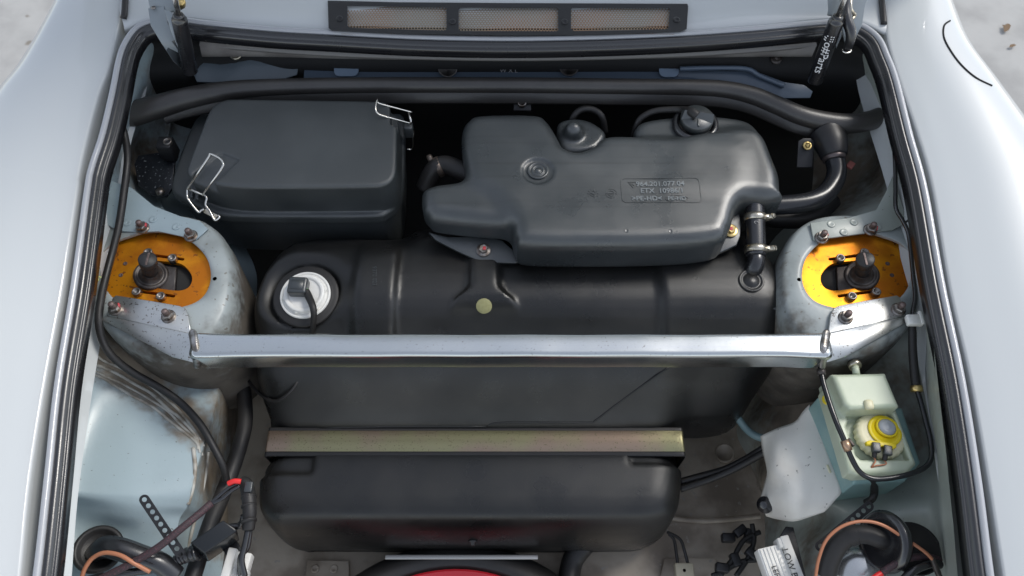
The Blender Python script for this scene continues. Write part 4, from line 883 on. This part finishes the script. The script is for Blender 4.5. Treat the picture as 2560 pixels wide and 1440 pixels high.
# ============================================================ hoses at the right of the tank
def band(c, n, r, w_, mt, par, screw=None, name='clamp_band'):
    b = put(name, lathe([(r, -w_/2), (r+.0012, -w_/2), (r+.0015, 0), (r+.0012, w_/2), (r, w_/2)], 32, c, n), mt, par)
    if screw is not None:
        s0 = np.asarray(c)+np.asarray(screw[0])
        put('clamp_screw', join(lathe([(.0042, -.006), (.0042, .003), (.0036, .004)], 8, s0, screw[1]), lathe([(.0034, .003), (.0034, .0055), (0, .006)], 6, s0, screw[1])), mt, b, angle=40)
        put('clamp_lug', rbox(s0-np.asarray(screw[0])*.28, (.008, .005, .008), .0008), mt, b)
    return b
ch = thing('connecting_hose', 'short black hose with two screw clamps joining the tanks', 'hose', V(1888, 640, -.03))
a, b = V(1887, 530, .012), V(1890, 640, -.004)
put('hose', tube([a+(a-b)*.2, a, (a+b)/2, b], .0125, 20), M['rubber'], ch)
nn = (a-b)/np.linalg.norm(a-b)
band(a+(b-a)*.14, nn, .0127, .0085, M['clamp'], ch, ((.018, -.002, .006), (.5, -.2, .7)))
band(a+(b-a)*.86, nn, .0127, .0085, M['clamp'], ch, ((.018, -.002, .006), (.6, -.2, .6)))
put('elbow', tube([b-(a-b)*-.2, b, V(1890, 655, -.006), V(1884, 672, -.012), V(1874, 690, -.024), V(1868, 700, -.035)], [.0105, .0105, .0108, .0112, .0112, .0112], 20), M['rubber'], ch)
c, n = on(1878, 702, tt, .0005)
put('flange', lathe([(.0158, -.002), (.0158, .0008), (.0150, .0014), (.0128, .0014), (.0124, .0006), (.0095, .0008), (.009, .002)], 36, c, n), M['tank'], ch)
put('lettering', xform(text('C', .0075, .0002), a+(b-a)*.30+np.array([-.003, -.004, .0122]), (.35, -.9, .2), (.9, .35, 0), (0, 0, 1)), M['grey_print'], ch, smooth=False)
wh = thing('filler_hose', 'thick shiny black hose curving behind the right strut tower', 'hose', V(2040, 500, -.03))
put('hose', tube([V(*q) for q in [(2086, 395, .005), (2092, 425, .0), (2085, 455, -.004), (2062, 486, -.006), (2030, 502, -.006), (1990, 510, -.006), (1930, 514, -.006), (1880, 514, -.006)]], .0128, 22), mat('glossy_black_hose', (.014, .015, .018), .26, bump=(200, .05)), wh)
put('collar', tube([V(2066, 335, .01), V(2078, 360, .01), V(2085, 392, .006)], [.024, .0215, .0165], 22), M['black'], wh)
band(V(2085, 394, .006), V(2085, 380, .008)-V(2090, 410, .003), .0135, .008, mat('dark_clamp', (.12, .10, .10), .4, .7), wh)
single('lower_hose', 'dull black hose running below the thick shiny hose at right', 'hose', tube([V(*q) for q in [(2080, 500, -.05), (2040, 535, -.05), (1990, 548, -.05), (1930, 545, -.05), (1890, 535, -.05)]], .013, 18), M['rubber2'])
tb = thing('side_bracket', 'upright black bracket with a brass bolt right of the tank', 'bracket', V(2013, 400, -.02))
put('plate', plate([V(*q) for q in [(1996, 352, .012), (2008, 345, .014), (2026, 345, .014), (2036, 352, .012), (2031, 418, -.01), (1992, 418, -.01)]][::-1], .002, .0006), M['black'], tb)
put('bolt', join(lathe([(.0062, 0), (.0062, .0015), (.005, .002)], 18, V(2018, 365, .0095), (0, -.3, 1)), lathe([(.004, .002), (.004, .004), (0, .005)], 6, V(2018, 365, .0095), (0, -.3, 1))), M['brass'], tb)
single('paint_tag', 'small pale triangular tab under the right end of the rail', 'tab', plate([V(2043, 335, .016), V(2074, 336, .016), (V(2038, 352, .012))][::-1], .001, 0), M['duct'])
single('red_tag', 'small faded red tag beside the shiny hose at right', 'tag', rbox(V(2126, 413, -.01), (.009, .012, .004), .001, 2, rotz(-.7)), mat('faded_red', (.33, .11, .09), .6))
lc = thing('hose_stub', 'black hose stub with a clamp between the lidded box and tank', 'hose', V(1100, 430, -.02))
put('hose', tube([V(1062, 470, -.03), V(1085, 425, -.005), V(1112, 412, .0), V(1150, 425, .002), V(1180, 440, .0)], .0125, 18), M['rubber2'], lc)
band(V(1098, 417, -.003), V(1112, 412, 0)-V(1085, 425, -.005), .0127, .008, mat('dark_zinc', (.16, .13, .11), .4, .7), lc, ((-.012, .009, .006), (-.4, .5, .7)))
# ============================================================ brake fluid reservoir
bs = thing('fluid_reservoir', 'translucent brake fluid reservoir with yellow topped cap', 'reservoir', V(2170, 1150, -.13))
def pgl(l, X, Y, n=3): return sdpoly(X[:, :, 0], Y[:, :, 0], cr(np.array([V(*q) for q in l]), n, True))[:, :, None]
def sq(l, k=.12):                  # keep corners tight under Catmull-Rom
    o = []; n = len(l)
    for i in range(n):
        p, q, r = (np.array(l[i-1], float), np.array(l[i], float), np.array(l[(i+1) % n], float)); o += [tuple(q+(p-q)*k), tuple(q), tuple(q+(r-q)*k)]
    return o
lo = np.array([.33, -.30, -.135]); hi = np.array([.52, -.085, .0]); X, Y, Z = lattice(lo, hi, .0017)
blue = ext(pgl(sq([(2036, 1005, -.07), (2060, 985, -.07), (2245, 1030, -.07), (2290, 1165, -.07), (2235, 1222, -.09), (2108, 1230, -.09)]), X, Y), Z, -.132, -.055, .006)
m = nets(blue, lo, .0017); put('fluid_chamber', m, M['resl'], bs)
tray = ext(pgl(sq([(2059, 975, -.036), (2075, 940, -.036), (2218, 960, -.036), (2246, 1040, -.036), (2291, 1160, -.036), (2270, 1182, -.036), (2140, 1192, -.04), (2118, 1184, -.04)], .15), X, Y), Z, -.060, -.034, .005)
pk = pgl(sq([(2106, 1032, -.034), (2118, 1050, -.034), (2112, 1066, -.034), (2138, 1140, -.034), (2152, 1152, -.034), (2278, 1152, -.034), (2240, 1046, -.034), (2232, 1030, -.034)], .2), X, Y)
tray = smax(tray, -np.maximum(pk+.0015, -.046-Z), .003)
blk = ext(pgl(sq([(2078, 934, -.014), (2214, 931, -.014), (2246, 1012, -.016), (2236, 1030, -.03), (2112, 1036, -.03), (2108, 1012, -.016)], .15), X, Y), Z, -.062, -.014, .005)
F = smin(tray, blk, .003); put('reservoir_body', nets(F, lo, .0017), M['resv'], bs)
put('moulded_lug', rbox(V(2172, 1012, -.0135), (.010, .012, .008), .003), M['capm'], bs)
cc = V(2194, 1094, -.046); cn = np.array([.06, .1, 1.])
gr = []; nA = 96; a = np.linspace(0, 2*np.pi, nA, endpoint=False); ser = 1+.02*np.where((np.arange(nA)//2) % 2 == 0, 1, -1)
for r, z, s in ((.0280, 0, 1), (.0280, .007, 1), (.0272, .0095, .6), (.0255, .0110, .3), (.0225, .0112, 0), (.0, .0112, 0)):
    gr.append(np.stack([r*(1+(ser-1)*s)*np.cos(a), r*(1+(ser-1)*s)*np.sin(a), np.full(nA, z)], 1))
capo = put('cap', place(loft(gr), cc, cn), M['capm'], bs, angle=60)
yc_ = cc+cn*.0112+np.array([.004, .003, 0])
put('switch_ring', lathe([(.0192, 0), (.0192, .0010), (.0184, .0016), (.0150, .0016), (.0145, .001), (0, .001)], 48, yc_, cn), M['yellow'], capo)
y2 = yc_+np.array([.002, .003, .0006])
put('switch_collar', lathe([(.0125, 0), (.0125, .0026), (.0118, .0034), (.0106, .0034), (.0102, .002)], 40, y2, cn), M['yellow'], capo)
put('switch_button', lathe([(.0100, .001), (.0100, .0034), (.0085, .0048), (.0055, .0056), (.0045, .0052), (.003, .0058), (0, .0060)], 36, y2, cn), M['clear'], capo)
fp_ = [(2165, 1104), (2175, 1100), (2240, 1108), (2242, 1118), (2232, 1122), (2205, 1115), (2198, 1124), (2190, 1112), (2168, 1112)]
put('switch_tab', plate([V(p, q, -.026) for p, q in fp_][::-1], .005, .0008), M['yellow'], capo)
for k, (pa, pb, pc) in enumerate((((2187, 1103, -.026), (2188, 1118, -.026), (2185, 1144, -.031)), ((2217, 1110, -.026), (2216, 1126, -.026), (2211, 1151, -.031)))):
    cnx = put('switch_plug', rbox((V(*pa)+V(*pb))/2+np.array([0, -.004, 0]), (.0092, .011, .007), .0012, 2, rotz(-.12-.1*k)), M['plastic'], bs)
    put('plug_sleeve', tube([V(*pb)+np.array([0, .002, 0]), (V(*pb)+V(*pc))/2, V(*pc)], [.0034, .003, .0026], 10), M['rubber2'], cnx)
    e = V(*pc); put('plug_wire', tube([e, e+np.array([.001, -.004, -.001]), V(2180 + 5*k, 1166, -.033), V(2172+3*k, 1178, -.04)], .0009, 8), M['copper'], cnx)
put('yellow_plug', lathe([(.0075, 0), (.0075, .003), (.005, .004), (.004, .002), (0, .002)], 20, V(2073, 999, -.04), (-.6, 0, .7)), M['yellow'], bs)
single('cable_sleeve', 'black sleeve carrying the wires down in front of the reservoir', 'sleeve', tube([V(2173, 1174, -.038), V(2180, 1195, -.055), V(2186, 1225, -.085), V(2181, 1246, -.09), V(2165, 1256, -.10)], [.0048, .0045, .0045, .0042, .004], 14), M['rubber2'])
nz = thing('return_hose', 'ribbed black hose end with a brass clamp above the reservoir', 'hose', V(2130, 915, -.03))
put('hose', tube([V(2118, 880, -.03), V(2130, 900, -.026), V(2137, 915, -.022)], .006, 14), M['rubber2'], nz)
band(V(2137, 913, -.022), V(2118, 880, -.03)-V(2137, 915, -.022), .0062, .006, M['clamp'], nz)
put('nipple', tube([V(2137, 913, -.022), V(2141, 936, -.02)], .0042, 12, 1), M['resv'], nz)
vh = thing('breather_hose', 'thin glossy black hose looping round the front of the reservoir', 'hose', V(2200, 1190, -.05))
put('hose', tube([V(*q) for q in [(2050, 905, -.01), (2054, 935, -.012), (2062, 970, -.012), (2085, 1040, -.012), (2110, 1100, -.016), (2130, 1148, -.022), (2150, 1180, -.028), (2180, 1196, -.03), (2220, 1196, -.03), (2270, 1186, -.03), (2310, 1170, -.03), (2328, 1145, -.03), (2326, 1100, -.03), (2314, 1050, -.028), (2302, 1005, -.024), (2293, 975, -.02)]], .0030, 14), mat('glossy_black_tube', (.012, .013, .015), .2), vh)
put('upper_hose', tube([V(*q) for q in [(2291, 972, -.018), (2286, 930, -.014), (2282, 880, -.008), (2281, 835, 0), (2281, 800, .006)]], [.0052, .005, .0048, .0046, .004], 14), M['rubber2'], vh)
band(V(2291, 972, -.018), V(2293, 985, -.02)-V(2289, 950, -.016), .0054, .007, M['brass'], vh)
band(V(2053, 930, -.012), V(2054, 935, -.012)-V(2050, 905, -.01), .0036, .007, M['iron'], vh)
band(V(2116, 1114, -.017), V(2130, 1148, -.022)-V(2110, 1100, -.016), .0034, .012, mat('copper_clip', (.45, .3, .2), .35, .8), vh)
put('clip_leg', rbox(V(2126, 1107, -.024), (.004, .010, .006), .001, 2, rotz(.5)), M['iron'], vh)
single('thin_cable', 'thin black cable running down beside the right strut tower', 'cable', tube([V(*q) for q in [(2232, 330, .05), (2238, 410, .04), (2239, 470, .034), (2240, 520, .03), (2256, 550, .024), (2270, 580, .018), (2276, 620, .014), (2282, 680, .012), (2288, 740, .012), (2283, 775, .012), (2281, 800, .01)]], .0026, 12), M['rubber'])
single('hose_clip', 'white plastic clip holding the hose at the right brace bracket', 'clip', join(rbox(V(2283, 801, .012), (.016, .013, .008), .0015), rbox(V(2300, 797, .012), (.004, .017, .010), .001)), M['whitep'])
single('branch_wire', 'short thin wire crossing under the weatherstrip at right', 'wire', tube([V(2264, 556, .02), V(2276, 545, .024), V(2290, 530, .03)], .0013, 8), M['rubber'])
# ============================================================ white splash cover
wc = thing('splash_cover', 'creased white plastic cover with a black knob beside the reservoir', 'cover', V(1990, 1200, -.17))
rows = [[(1903, 1090, -.145), (1945, 1072, -.12), (1988, 1056, -.105), (2008, 1030, -.098), (2024, 1012, -.092)],
        [(1909, 1130, -.155), (1940, 1112, -.112), (1990, 1100, -.098), (2020, 1085, -.094), (2050, 1080, -.092)],
        [(1920, 1180, -.160), (1932, 1172, -.112), (1985, 1165, -.097), (2030, 1160, -.094), (2077, 1150, -.092)],
        [(1912, 1215, -.165), (1938, 1214, -.125), (1985, 1215, -.100), (2040, 1215, -.098), (2104, 1222, -.094)],
        [(1903, 1255, -.17), (1932, 1250, -.135), (1982, 1255, -.106), (2030, 1255, -.104), (2086, 1252, -.098)],
        [(1918, 1290, -.17), (1945, 1297, -.15), (1984, 1302, -.125), (2022, 1292, -.115), (2061, 1280, -.106)]]
P = [[V(*q) for q in r] for r in rows]
wv, wf = patch(P, 4, 4)
w_o = put('cover_shell', (wv, wf), M['whitec'], wc); sm = w_o.modifiers.new('thickness', 'SOLIDIFY'); sm.thickness = .003; sm.offset = 0
put('knob', lathe([(.0085, -.003), (.0105, .001), (.0095, .004), (.006, .005), (.0055, .008), (.004, .009), (0, .009)], 28, V(1913, 1262, -.150), (-.55, -.25, .75)), M['rubber'], wc)
put('moulded_slot', rbox(V(2072, 1172, -.0915), (.003, .010, .002), .0006, 2, rotz(.2)), M['capm'], wc)
# cables at right centre
kb = thing('battery_cable', 'twin black cables running from the tank to the white cover', 'cable', V(1800, 1170, -.27))
for dy, r in ((0, .0048), (18, .0052)):
    put('cable', tube([V(1700, 1204+dy, -.25), V(1760, 1188+dy*.8, -.24), V(1815, 1172+dy*.5, -.225), V(1860, 1150+dy*.5, -.21), V(1900, 1126+dy*.6, -.19), V(1940, 1100+dy, -.17)], r, 14), M['rubber2'], kb)
single('clear_hose', 'clear bluish hose curving down to the white cover', 'hose', tube([V(*q) for q in [(1822, 930, -.16), (1828, 985, -.17), (1838, 1030, -.18), (1862, 1068, -.185), (1890, 1090, -.18), (1930, 1100, -.17)]], .0052, 16), M['hosec'])
wr = thing('sensor_wires', 'two thin dark wires ending in a cream connector below the tank', 'wires', V(1700, 1430, -.32))
put('wire', tube([V(1672, 1335, -.30), V(1685, 1350, -.30), V(1691, 1385, -.30), V(1695, 1420, -.30)], .0022, 10), M['rubber2'], wr)
put('wire', tube([V(1668, 1330, -.30), V(1700, 1348, -.295), V(1712, 1380, -.295), V(1722, 1420, -.30)], .0022, 10), M['rubber2'], wr)
put('connector', rbox(V(1710, 1430, -.30), (.025, .022, .014), .0015), mat('cream_connector', (.42, .38, .28), .5), wr)
put('connector_hole', lathe([(.0022, 0), (0, 0)], 12, V(1711, 1426, -.2928)), M['void'], wr)
single('floor_hose', 'short black hose on the floor below the right end of the tank', 'hose', tube([V(1462, 1360, -.30), V(1432, 1400, -.31), V(1420, 1460, -.31)], .015, 18), M['rubber2'])
cl_ = thing('wiring_clump', 'dark clump of connectors on the floor below the white cover', 'wiring', V(1850, 1380, -.33))
for k, (px, py) in enumerate(((1820, 1345), (1850, 1328), (1872, 1340), (1838, 1400), (1880, 1385), (1805, 1420))):
    put('connector', rbox(V(px, py, -.30+.004*k), (.018, .012, .014), .002, 2, rotz(.6*k)), M['black'], cl_)
for k, q in enumerate(([(1800, 1440), (1830, 1400), (1860, 1350), (1900, 1330)], [(1840, 1440), (1870, 1395), (1885, 1350), (1880, 1310)], [(1780, 1440), (1815, 1425), (1850, 1405), (1890, 1400)])):
    put('wire', tube([V(a, b, -.285) for a, b in q], .0035, 10), M['rubber2'], cl_)
# ============================================================ light control module at right
md = thing('lamp_module', 'white lettered headlamp module on a black bracket at bottom right', 'module', V(1960, 1420, -.2))
put('bracket', plate([V(*q) for q in [(1934, 1368, -.15), (1965, 1316, -.145), (1984, 1318, -.145), (2020, 1460, -.15), (1940, 1460, -.16)]][::-1], .003, .0008), M['black'], md)
ux = V(1995, 1450, -.13)-V(1958, 1352, -.13); ux /= np.linalg.norm(ux); ro = axes(ux, (0, -.1, 1.))
for nm, c, s in (('housing', (1940, 1432, -.145), (.058, .029, .02)), ('label_strip', (1977, 1405, -.139), (.058, .0105, .022)), ('end_lug', (1952, 1360, -.139), (.012, .011, .020)), ('end_lug', (1910, 1392, -.146), (.010, .006, .016))):
    put(nm, rbox(V(*c), s, .0012, 2, ro), M['label'] if nm != 'housing' else M['whitep'], md)
for k in range(5):
    put('housing_rib', rbox(V(1922+9*k, 1434-2*k, -.1345), (.056, .0012, .0015), .0004, 1, ro), M['whitep'], md)
put('lettering', xform(text('LOW BEAM', .0105, .0002), V(1983, 1430, -.1275), ro[:, 0], ro[:, 1], ro[:, 2]), M['ink'], md, smooth=False)
put('lettering', xform(text('LEFT S', .0085, .0002), V(1943, 1440, -.1330), ro[:, 0], ro[:, 1], ro[:, 2]), M['ink'], md, smooth=False)
# boots, wires at bottom right
bt = thing('headlamp_boot', 'black rubber grommet and conduit entering the right inner panel', 'grommet', V(2210, 1350, -.11))
rc = V(2212, 1354, -.06)
put('grommet_ring', lathe([(.019, -.004), (.024, -.007), (.0315, -.006), (.034, 0), (.0315, .006), (.024, .006), (.018, .003), (.0135, .003)], 44, rc, (-.93, -.1, .42)), M['rubber'], bt)
put('conduit', tube([V(*q) for q in [(2065, 1440, -.09), (2078, 1395, -.08), (2098, 1360, -.07), (2130, 1338, -.062), (2168, 1337, -.058), (2205, 1350, -.058), (2250, 1365, -.075)]], [.0108, .0108, .0106, .0104, .0102, .0098, .0098], 18), M['rubber2'], bt)
put('tape_wrap', tube([V(2120, 1343, -.065), V(2128, 1339, -.063), V(2140, 1336, -.0615)], .0114, 18), M['rubber2'], bt)
put('panel_hole', lathe([(.030, .0015), (.0285, .0022), (.027, .0005), (0, -.0005)], 40, V(2282, 1372, -.083), (-.12, .05, 1)), M['void'], bt)
lc2 = single('chrome_bowl', 'pale rounded lamp bowl at the bottom right', 'lamp bowl', lathe([(.030, -.03), (.030, 0), (.027, .008), (.018, .0125), (0, .014)], 40, V(2152, 1436, -.10), (-.1, -.25, .95)), mat('silver_bowl', (.55, .56, .56), .25, .8))
CU = M['copper']
single('copper_wire', 'copper coloured wire arching over the right grommet', 'wire', tube([V(*q) for q in [(2038, 1450, -.06), (2046, 1400, -.05), (2066, 1350, -.04), (2105, 1316, -.034), (2155, 1303, -.032), (2205, 1312, -.032), (2260, 1345, -.036), (2310, 1378, -.04), (2332, 1400, -.045)]], .0018, 12), CU)
single('wire_splice', 'dark splice at the right end of the copper coloured wire', 'splice', tube([V(2330, 1396, -.045), V(2340, 1420, -.05), V(2352, 1450, -.055)], [.0028, .0034, .003], 10), M['iron'])
single('braided_lead', 'dark red braided lead at the bottom right corner', 'lead', tube([V(*q) for q in [(2205, 1432, -.055), (2235, 1412, -.05), (2275, 1395, -.05), (2320, 1392, -.055), (2350, 1402, -.06)]], .0038, 12), M['braid'])
single('red_lead', 'red wire tip at the bottom right below the braided lead', 'wire', tube([V(2180, 1448, -.055), V(2195, 1438, -.055), V(2207, 1431, -.055)], .003, 10), M['red'])
single('black_lead', 'plain black lead at the bottom right beside the braided lead', 'lead', tube([V(*q) for q in [(2250, 1460, -.055), (2285, 1425, -.05), (2330, 1408, -.055), (2350, 1412, -.06)]], .0046, 12), M['rubber'])
# perforated straps
def pstrap(label, a, b, za, zb, n, mt):
    A, B = V(a[0], a[1], za), V(b[0], b[1], zb); L = np.linalg.norm(B-A); r = .0053
    loops = [capsule((0, 0), (L, 0), r, 10)]+[ell((k*.0082, 0), .0029, .0029, 14) for k in range(n)]
    m = fill2d(loops, .0006, .0002); ax = axes(B-A, (0, -.2, 1)); return single('perforated_strap', label, 'strap', xform(m, A, ax[:, 0], ax[:, 1], ax[:, 2]), mt, 'perforated fixing straps')
pstrap('black perforated strap standing over the pale left panel', (361, 1249), (448, 1380), -.045, -.075, 10, M['black'])
pstrap('black perforated strap under the fluid reservoir at right', (2172, 1266), (2050, 1366), -.085, -.10, 10, M['black'])
# ============================================================ left side cables and boxes
single('long_cable', 'long black cable curving down the left inner panel', 'cable', tube([V(*q) for q in [(300, 300, .062), (313, 345, .05), (319, 400, .044), (310, 480, .034), (298, 560, .024), (284, 620, .017), (268, 680, .013), (254, 740, .011), (247, 800, .006), (256, 850, -.008), (280, 890, -.022), (330, 930, -.045), (400, 970, -.066), (455, 1010, -.078), (500, 1060, -.088), (530, 1110, -.098), (556, 1162, -.11), (566, 1200, -.13)]], .0046, 14), M['rubber2'])
single('wiring_harness', 'thick black wiring harness running along the left floor edge', 'harness', tube([V(*q) for q in [(598, 880, -.17), (604, 940, -.165), (612, 1000, -.165), (612, 1060, -.16), (598, 1120, -.155), (578, 1180, -.15), (555, 1240, -.145), (530, 1300, -.135), (505, 1370, -.13), (480, 1450, -.13)]], .0098, 18), M['rubber2'])
bl = thing('ballast_box', 'glossy black electronic box with a ribbed cable at bottom left', 'box', V(530, 1400, -.13))
p0 = V(512, 1383, -.080); ex = V(594, 1326, -.080)-p0; ey = V(475, 1356, -.074)-p0; ey = ey-ex*(ey.dot(ex)/ex.dot(ex)); ez = np.cross(ex, ey); ez /= np.linalg.norm(ez)
dn = -ez*.036+np.array([0, -.012, 0]); ey2 = V(475, 1356, -.074)-p0
c8 = [p0+i*ex+j*ey2+k*dn for k in (1, 0) for j in (0, 1) for i in (0, 1)]
bm = bmesh.new(); vv = [bm.verts.new(c) for c in c8]
for f in ((0, 1, 3, 2), (4, 6, 7, 5), (0, 4, 5, 1), (2, 3, 7, 6), (0, 2, 6, 4), (1, 5, 7, 3)): bm.faces.new([vv[i] for i in f])
bmesh.ops.recalc_face_normals(bm, faces=bm.faces); bmesh.ops.bevel(bm, geom=list(bm.edges), offset=.0016, segments=3, profile=.5, affect='EDGES')
bm.verts.index_update(); mm = (np.array([v.co[:] for v in bm.verts]), [tuple(v.index for v in f.verts) for f in bm.faces]); bm.free()
put('case', mm, mat('glossy_black_case', (.010, .012, .014), .22, bump=(300, .05)), bl)
put('strain_relief', tube([p0+ey2*.55+dn*.5, V(462, 1390, -.098), V(440, 1403, -.10)], [.0085, .0075, .0055], 16, 8, True, 6, .0012), M['rubber'], bl)
put('cable', tube([V(446, 1400, -.10), V(420, 1412, -.10), V(375, 1424, -.098), (V(320, 1432, -.09)), V(260, 1442, -.085), V(200, 1455, -.085)], .0046, 14), M['rubber'], bl)
put('fixing_lug', rbox(p0+ex*.75+dn*1.0+np.array([0, -.004, -.003]), (.018, .014, .004), .001, 2, rotz(.6)), M['black'], bl)
put('lead', tube([p0+ex+ey2*.6+dn*.3, V(602, 1312, -.085), V(610, 1290, -.075)], .004, 12), M['rubber'], bl)
bc = thing('braided_cable', 'dark red braided cable running diagonally over the pale left panel', 'cable', V(430, 1340, -.1))
put('braid', tube([V(*q) for q in [(528, 1258, -.062), (500, 1283, -.058), (455, 1320, -.054), (400, 1365, -.056), (340, 1402, -.062), (290, 1428, -.066), (235, 1455, -.07)]], .0042, 14), M['braid'], bc)
for d in (0, 7): put('wire', tube([V(596+d*.4, 1208+d, -.06), V(572+d, 1220+d, -.06), V(548+d, 1240+d, -.061), V(524, 1262, -.062)], .0022, 10), M['rubber'], bc)
single('red_sleeve', 'short red sleeve on the wires above the black connector', 'sleeve', tube([V(571, 1209, -.057), V(586, 1203, -.055), V(602, 1204, -.056)], .0031, 12), M['red'])
cn_ = thing('inline_connector', 'upright black inline connector wrapped in tape at left', 'connector', V(618, 1300, -.1))
put('shell', tube([V(*q) for q in [(603, 1203, -.07), (614, 1210, -.07), (621, 1235, -.07), (624, 1280, -.072), (621, 1325, -.078)]], [.006, .0078, .0082, .0078, .0068], 16), M['rubber2'], cn_)
for py in (1240, 1262, 1300): put('tape_edge', tube([V(622, py, -.071), V(622.5, py+5, -.071)], .0089, 18, 1), M['rubber2'], cn_)
put('latch', rbox(V(622, 1218, -.062), (.009, .012, .006), .001), M['plastic'], cn_)
put('tail', tube([V(620, 1325, -.078), V(612, 1365, -.085), V(604, 1400, -.09), V(612, 1440, -.1)], .0035, 12), M['rubber'], cn_)
put('tail', tube([V(625, 1325, -.08), V(618, 1370, -.09), V(600, 1395, -.1), V(602, 1450, -.12)], .003, 12), M['rubber'], cn_)
gm = thing('cable_grommet', 'large black rubber grommet with conduit in the pale left panel', 'grommet', V(245, 1385, -.12))
gc = V(246, 1374, -.094)
put('grommet_ring', lathe([(.026, -.004), (.0275, .001), (.0255, .004), (.0215, .003), (.019, -.004), (0, -.006)], 44, gc, (.2, .05, 1)), M['rubber2'], gm)
put('conduit', tube([V(*q) for q in [(235, 1385, -.10), (262, 1368, -.082), (300, 1373, -.078), (345, 1388, -.082), (400, 1408, -.092), (440, 1440, -.105)]], [.010, .0125, .0128, .0125, .012, .0115], 20), M['rubber'], gm)
single('copper_wire', 'copper coloured wire looping over the left grommet', 'wire', tube([V(*q) for q in [(203, 1450, -.07), (212, 1422, -.064), (232, 1395, -.06), (262, 1382, -.056), (300, 1388, -.056), (335, 1408, -.06), (375, 1430, -.07)]], .0024, 12), CU)
wm = thing('white_module', 'small white ribbed module at the bottom left', 'module', V(580, 1430, -.15))
ux = V(556, 1460, -.12)-V(578, 1385, -.12); ux /= np.linalg.norm(ux); ro = axes(ux, (.1, -.1, 1.))
put('housing', rbox(V(590, 1438, -.125), (.05, .026, .02), .0015, 2, ro), M['label'], wm)
put('end_lug', rbox(V(574, 1418, -.117), (.04, .010, .022), .0015, 2, ro), M['label'], wm)
put('end_lug', rbox(V(612, 1444, -.12), (.016, .007, .02), .0015, 2, ro), M['label'], wm)
for k in range(3): put('housing_rib', rbox(V(588+7*k, 1437, -.1142), (.04, .0012, .0015), .0004, 1, ro), M['label'], wm)
lf = thing('grass_tuft', 'tiny pale green grass tuft beside the left weatherstrip', 'leaf', V(244, 690, .015))
for q in (((238, 678), (242, 690)), ((242, 690), (253, 694)), ((241, 686), (246, 702)), ((236, 688), (243, 692))):
    put('blade', tube([V(q[0][0], q[0][1], .022), V(q[1][0], q[1][1], .019)], [.0006, .0014], 6, 2), M['leaf'], lf)
# ============================================================ spare wheel below
sw = thing('spare_wheel', 'red rimmed spare wheel with black tyre under the tank', 'wheel', V(1140, 1890, -.30))
top = V(1140, 1422, -.27); cw = top-np.array([0, .205, 0])
put('rim', lathe([(0, -.045), (.06, -.04), (.12, -.06), (.16, -.05), (.175, -.02), (.188, -.008), (.192, -.003), (.196, -.004), (.199, .0), (.2045, .001), (.2055, -.004), (.203, -.012)], 96, cw), M['redrim'], sw)
put('tyre', lathe([(.203, -.012), (.208, -.001), (.214, .003), (.226, .001), (.238, -.010), (.245, -.03), (.245, -.055)], 96, cw), M['rubber2'], sw)
single('tool_strip', 'pale metal strip between the tank and the spare wheel', 'strip', rbox(V(1154, 1393, -.265), (V(1345, 1393, -.265)[0]-V(963, 1393, -.265)[0], .006, .004), .001), mat('pale_metal_strip', (.45, .44, .42), .4, .6))
# dry leaves on the drive
for k, (px, py) in enumerate(((2515, 72), (2530, 116), (2512, 70))):
    p = V(px, py, -.615); a = rnd.random()*3
    L_ = [(-.03, 0, 0), (-.01, .014, .006), (.02, .010, .004), (.034, 0, .0), (.018, -.011, .006), (-.012, -.012, .004)]
    single('dry_leaf', ['brown dry leaf on the drive beyond the right fender', 'small dry leaf on the drive below the larger leaf', 'curled dry leaf touching the larger leaf on the drive'][k], 'leaf', (np.array([[math.cos(a)*x-math.sin(a)*y, math.sin(a)*x+math.cos(a)*y, z+.004] for x, y, z in L_])*(.6 if k == 0 else .35)+p, [(0, 1, 2, 3, 4, 5)]), M['dryleaf'])
for o in SC.objects:
    if 'org' in o: del o['org']
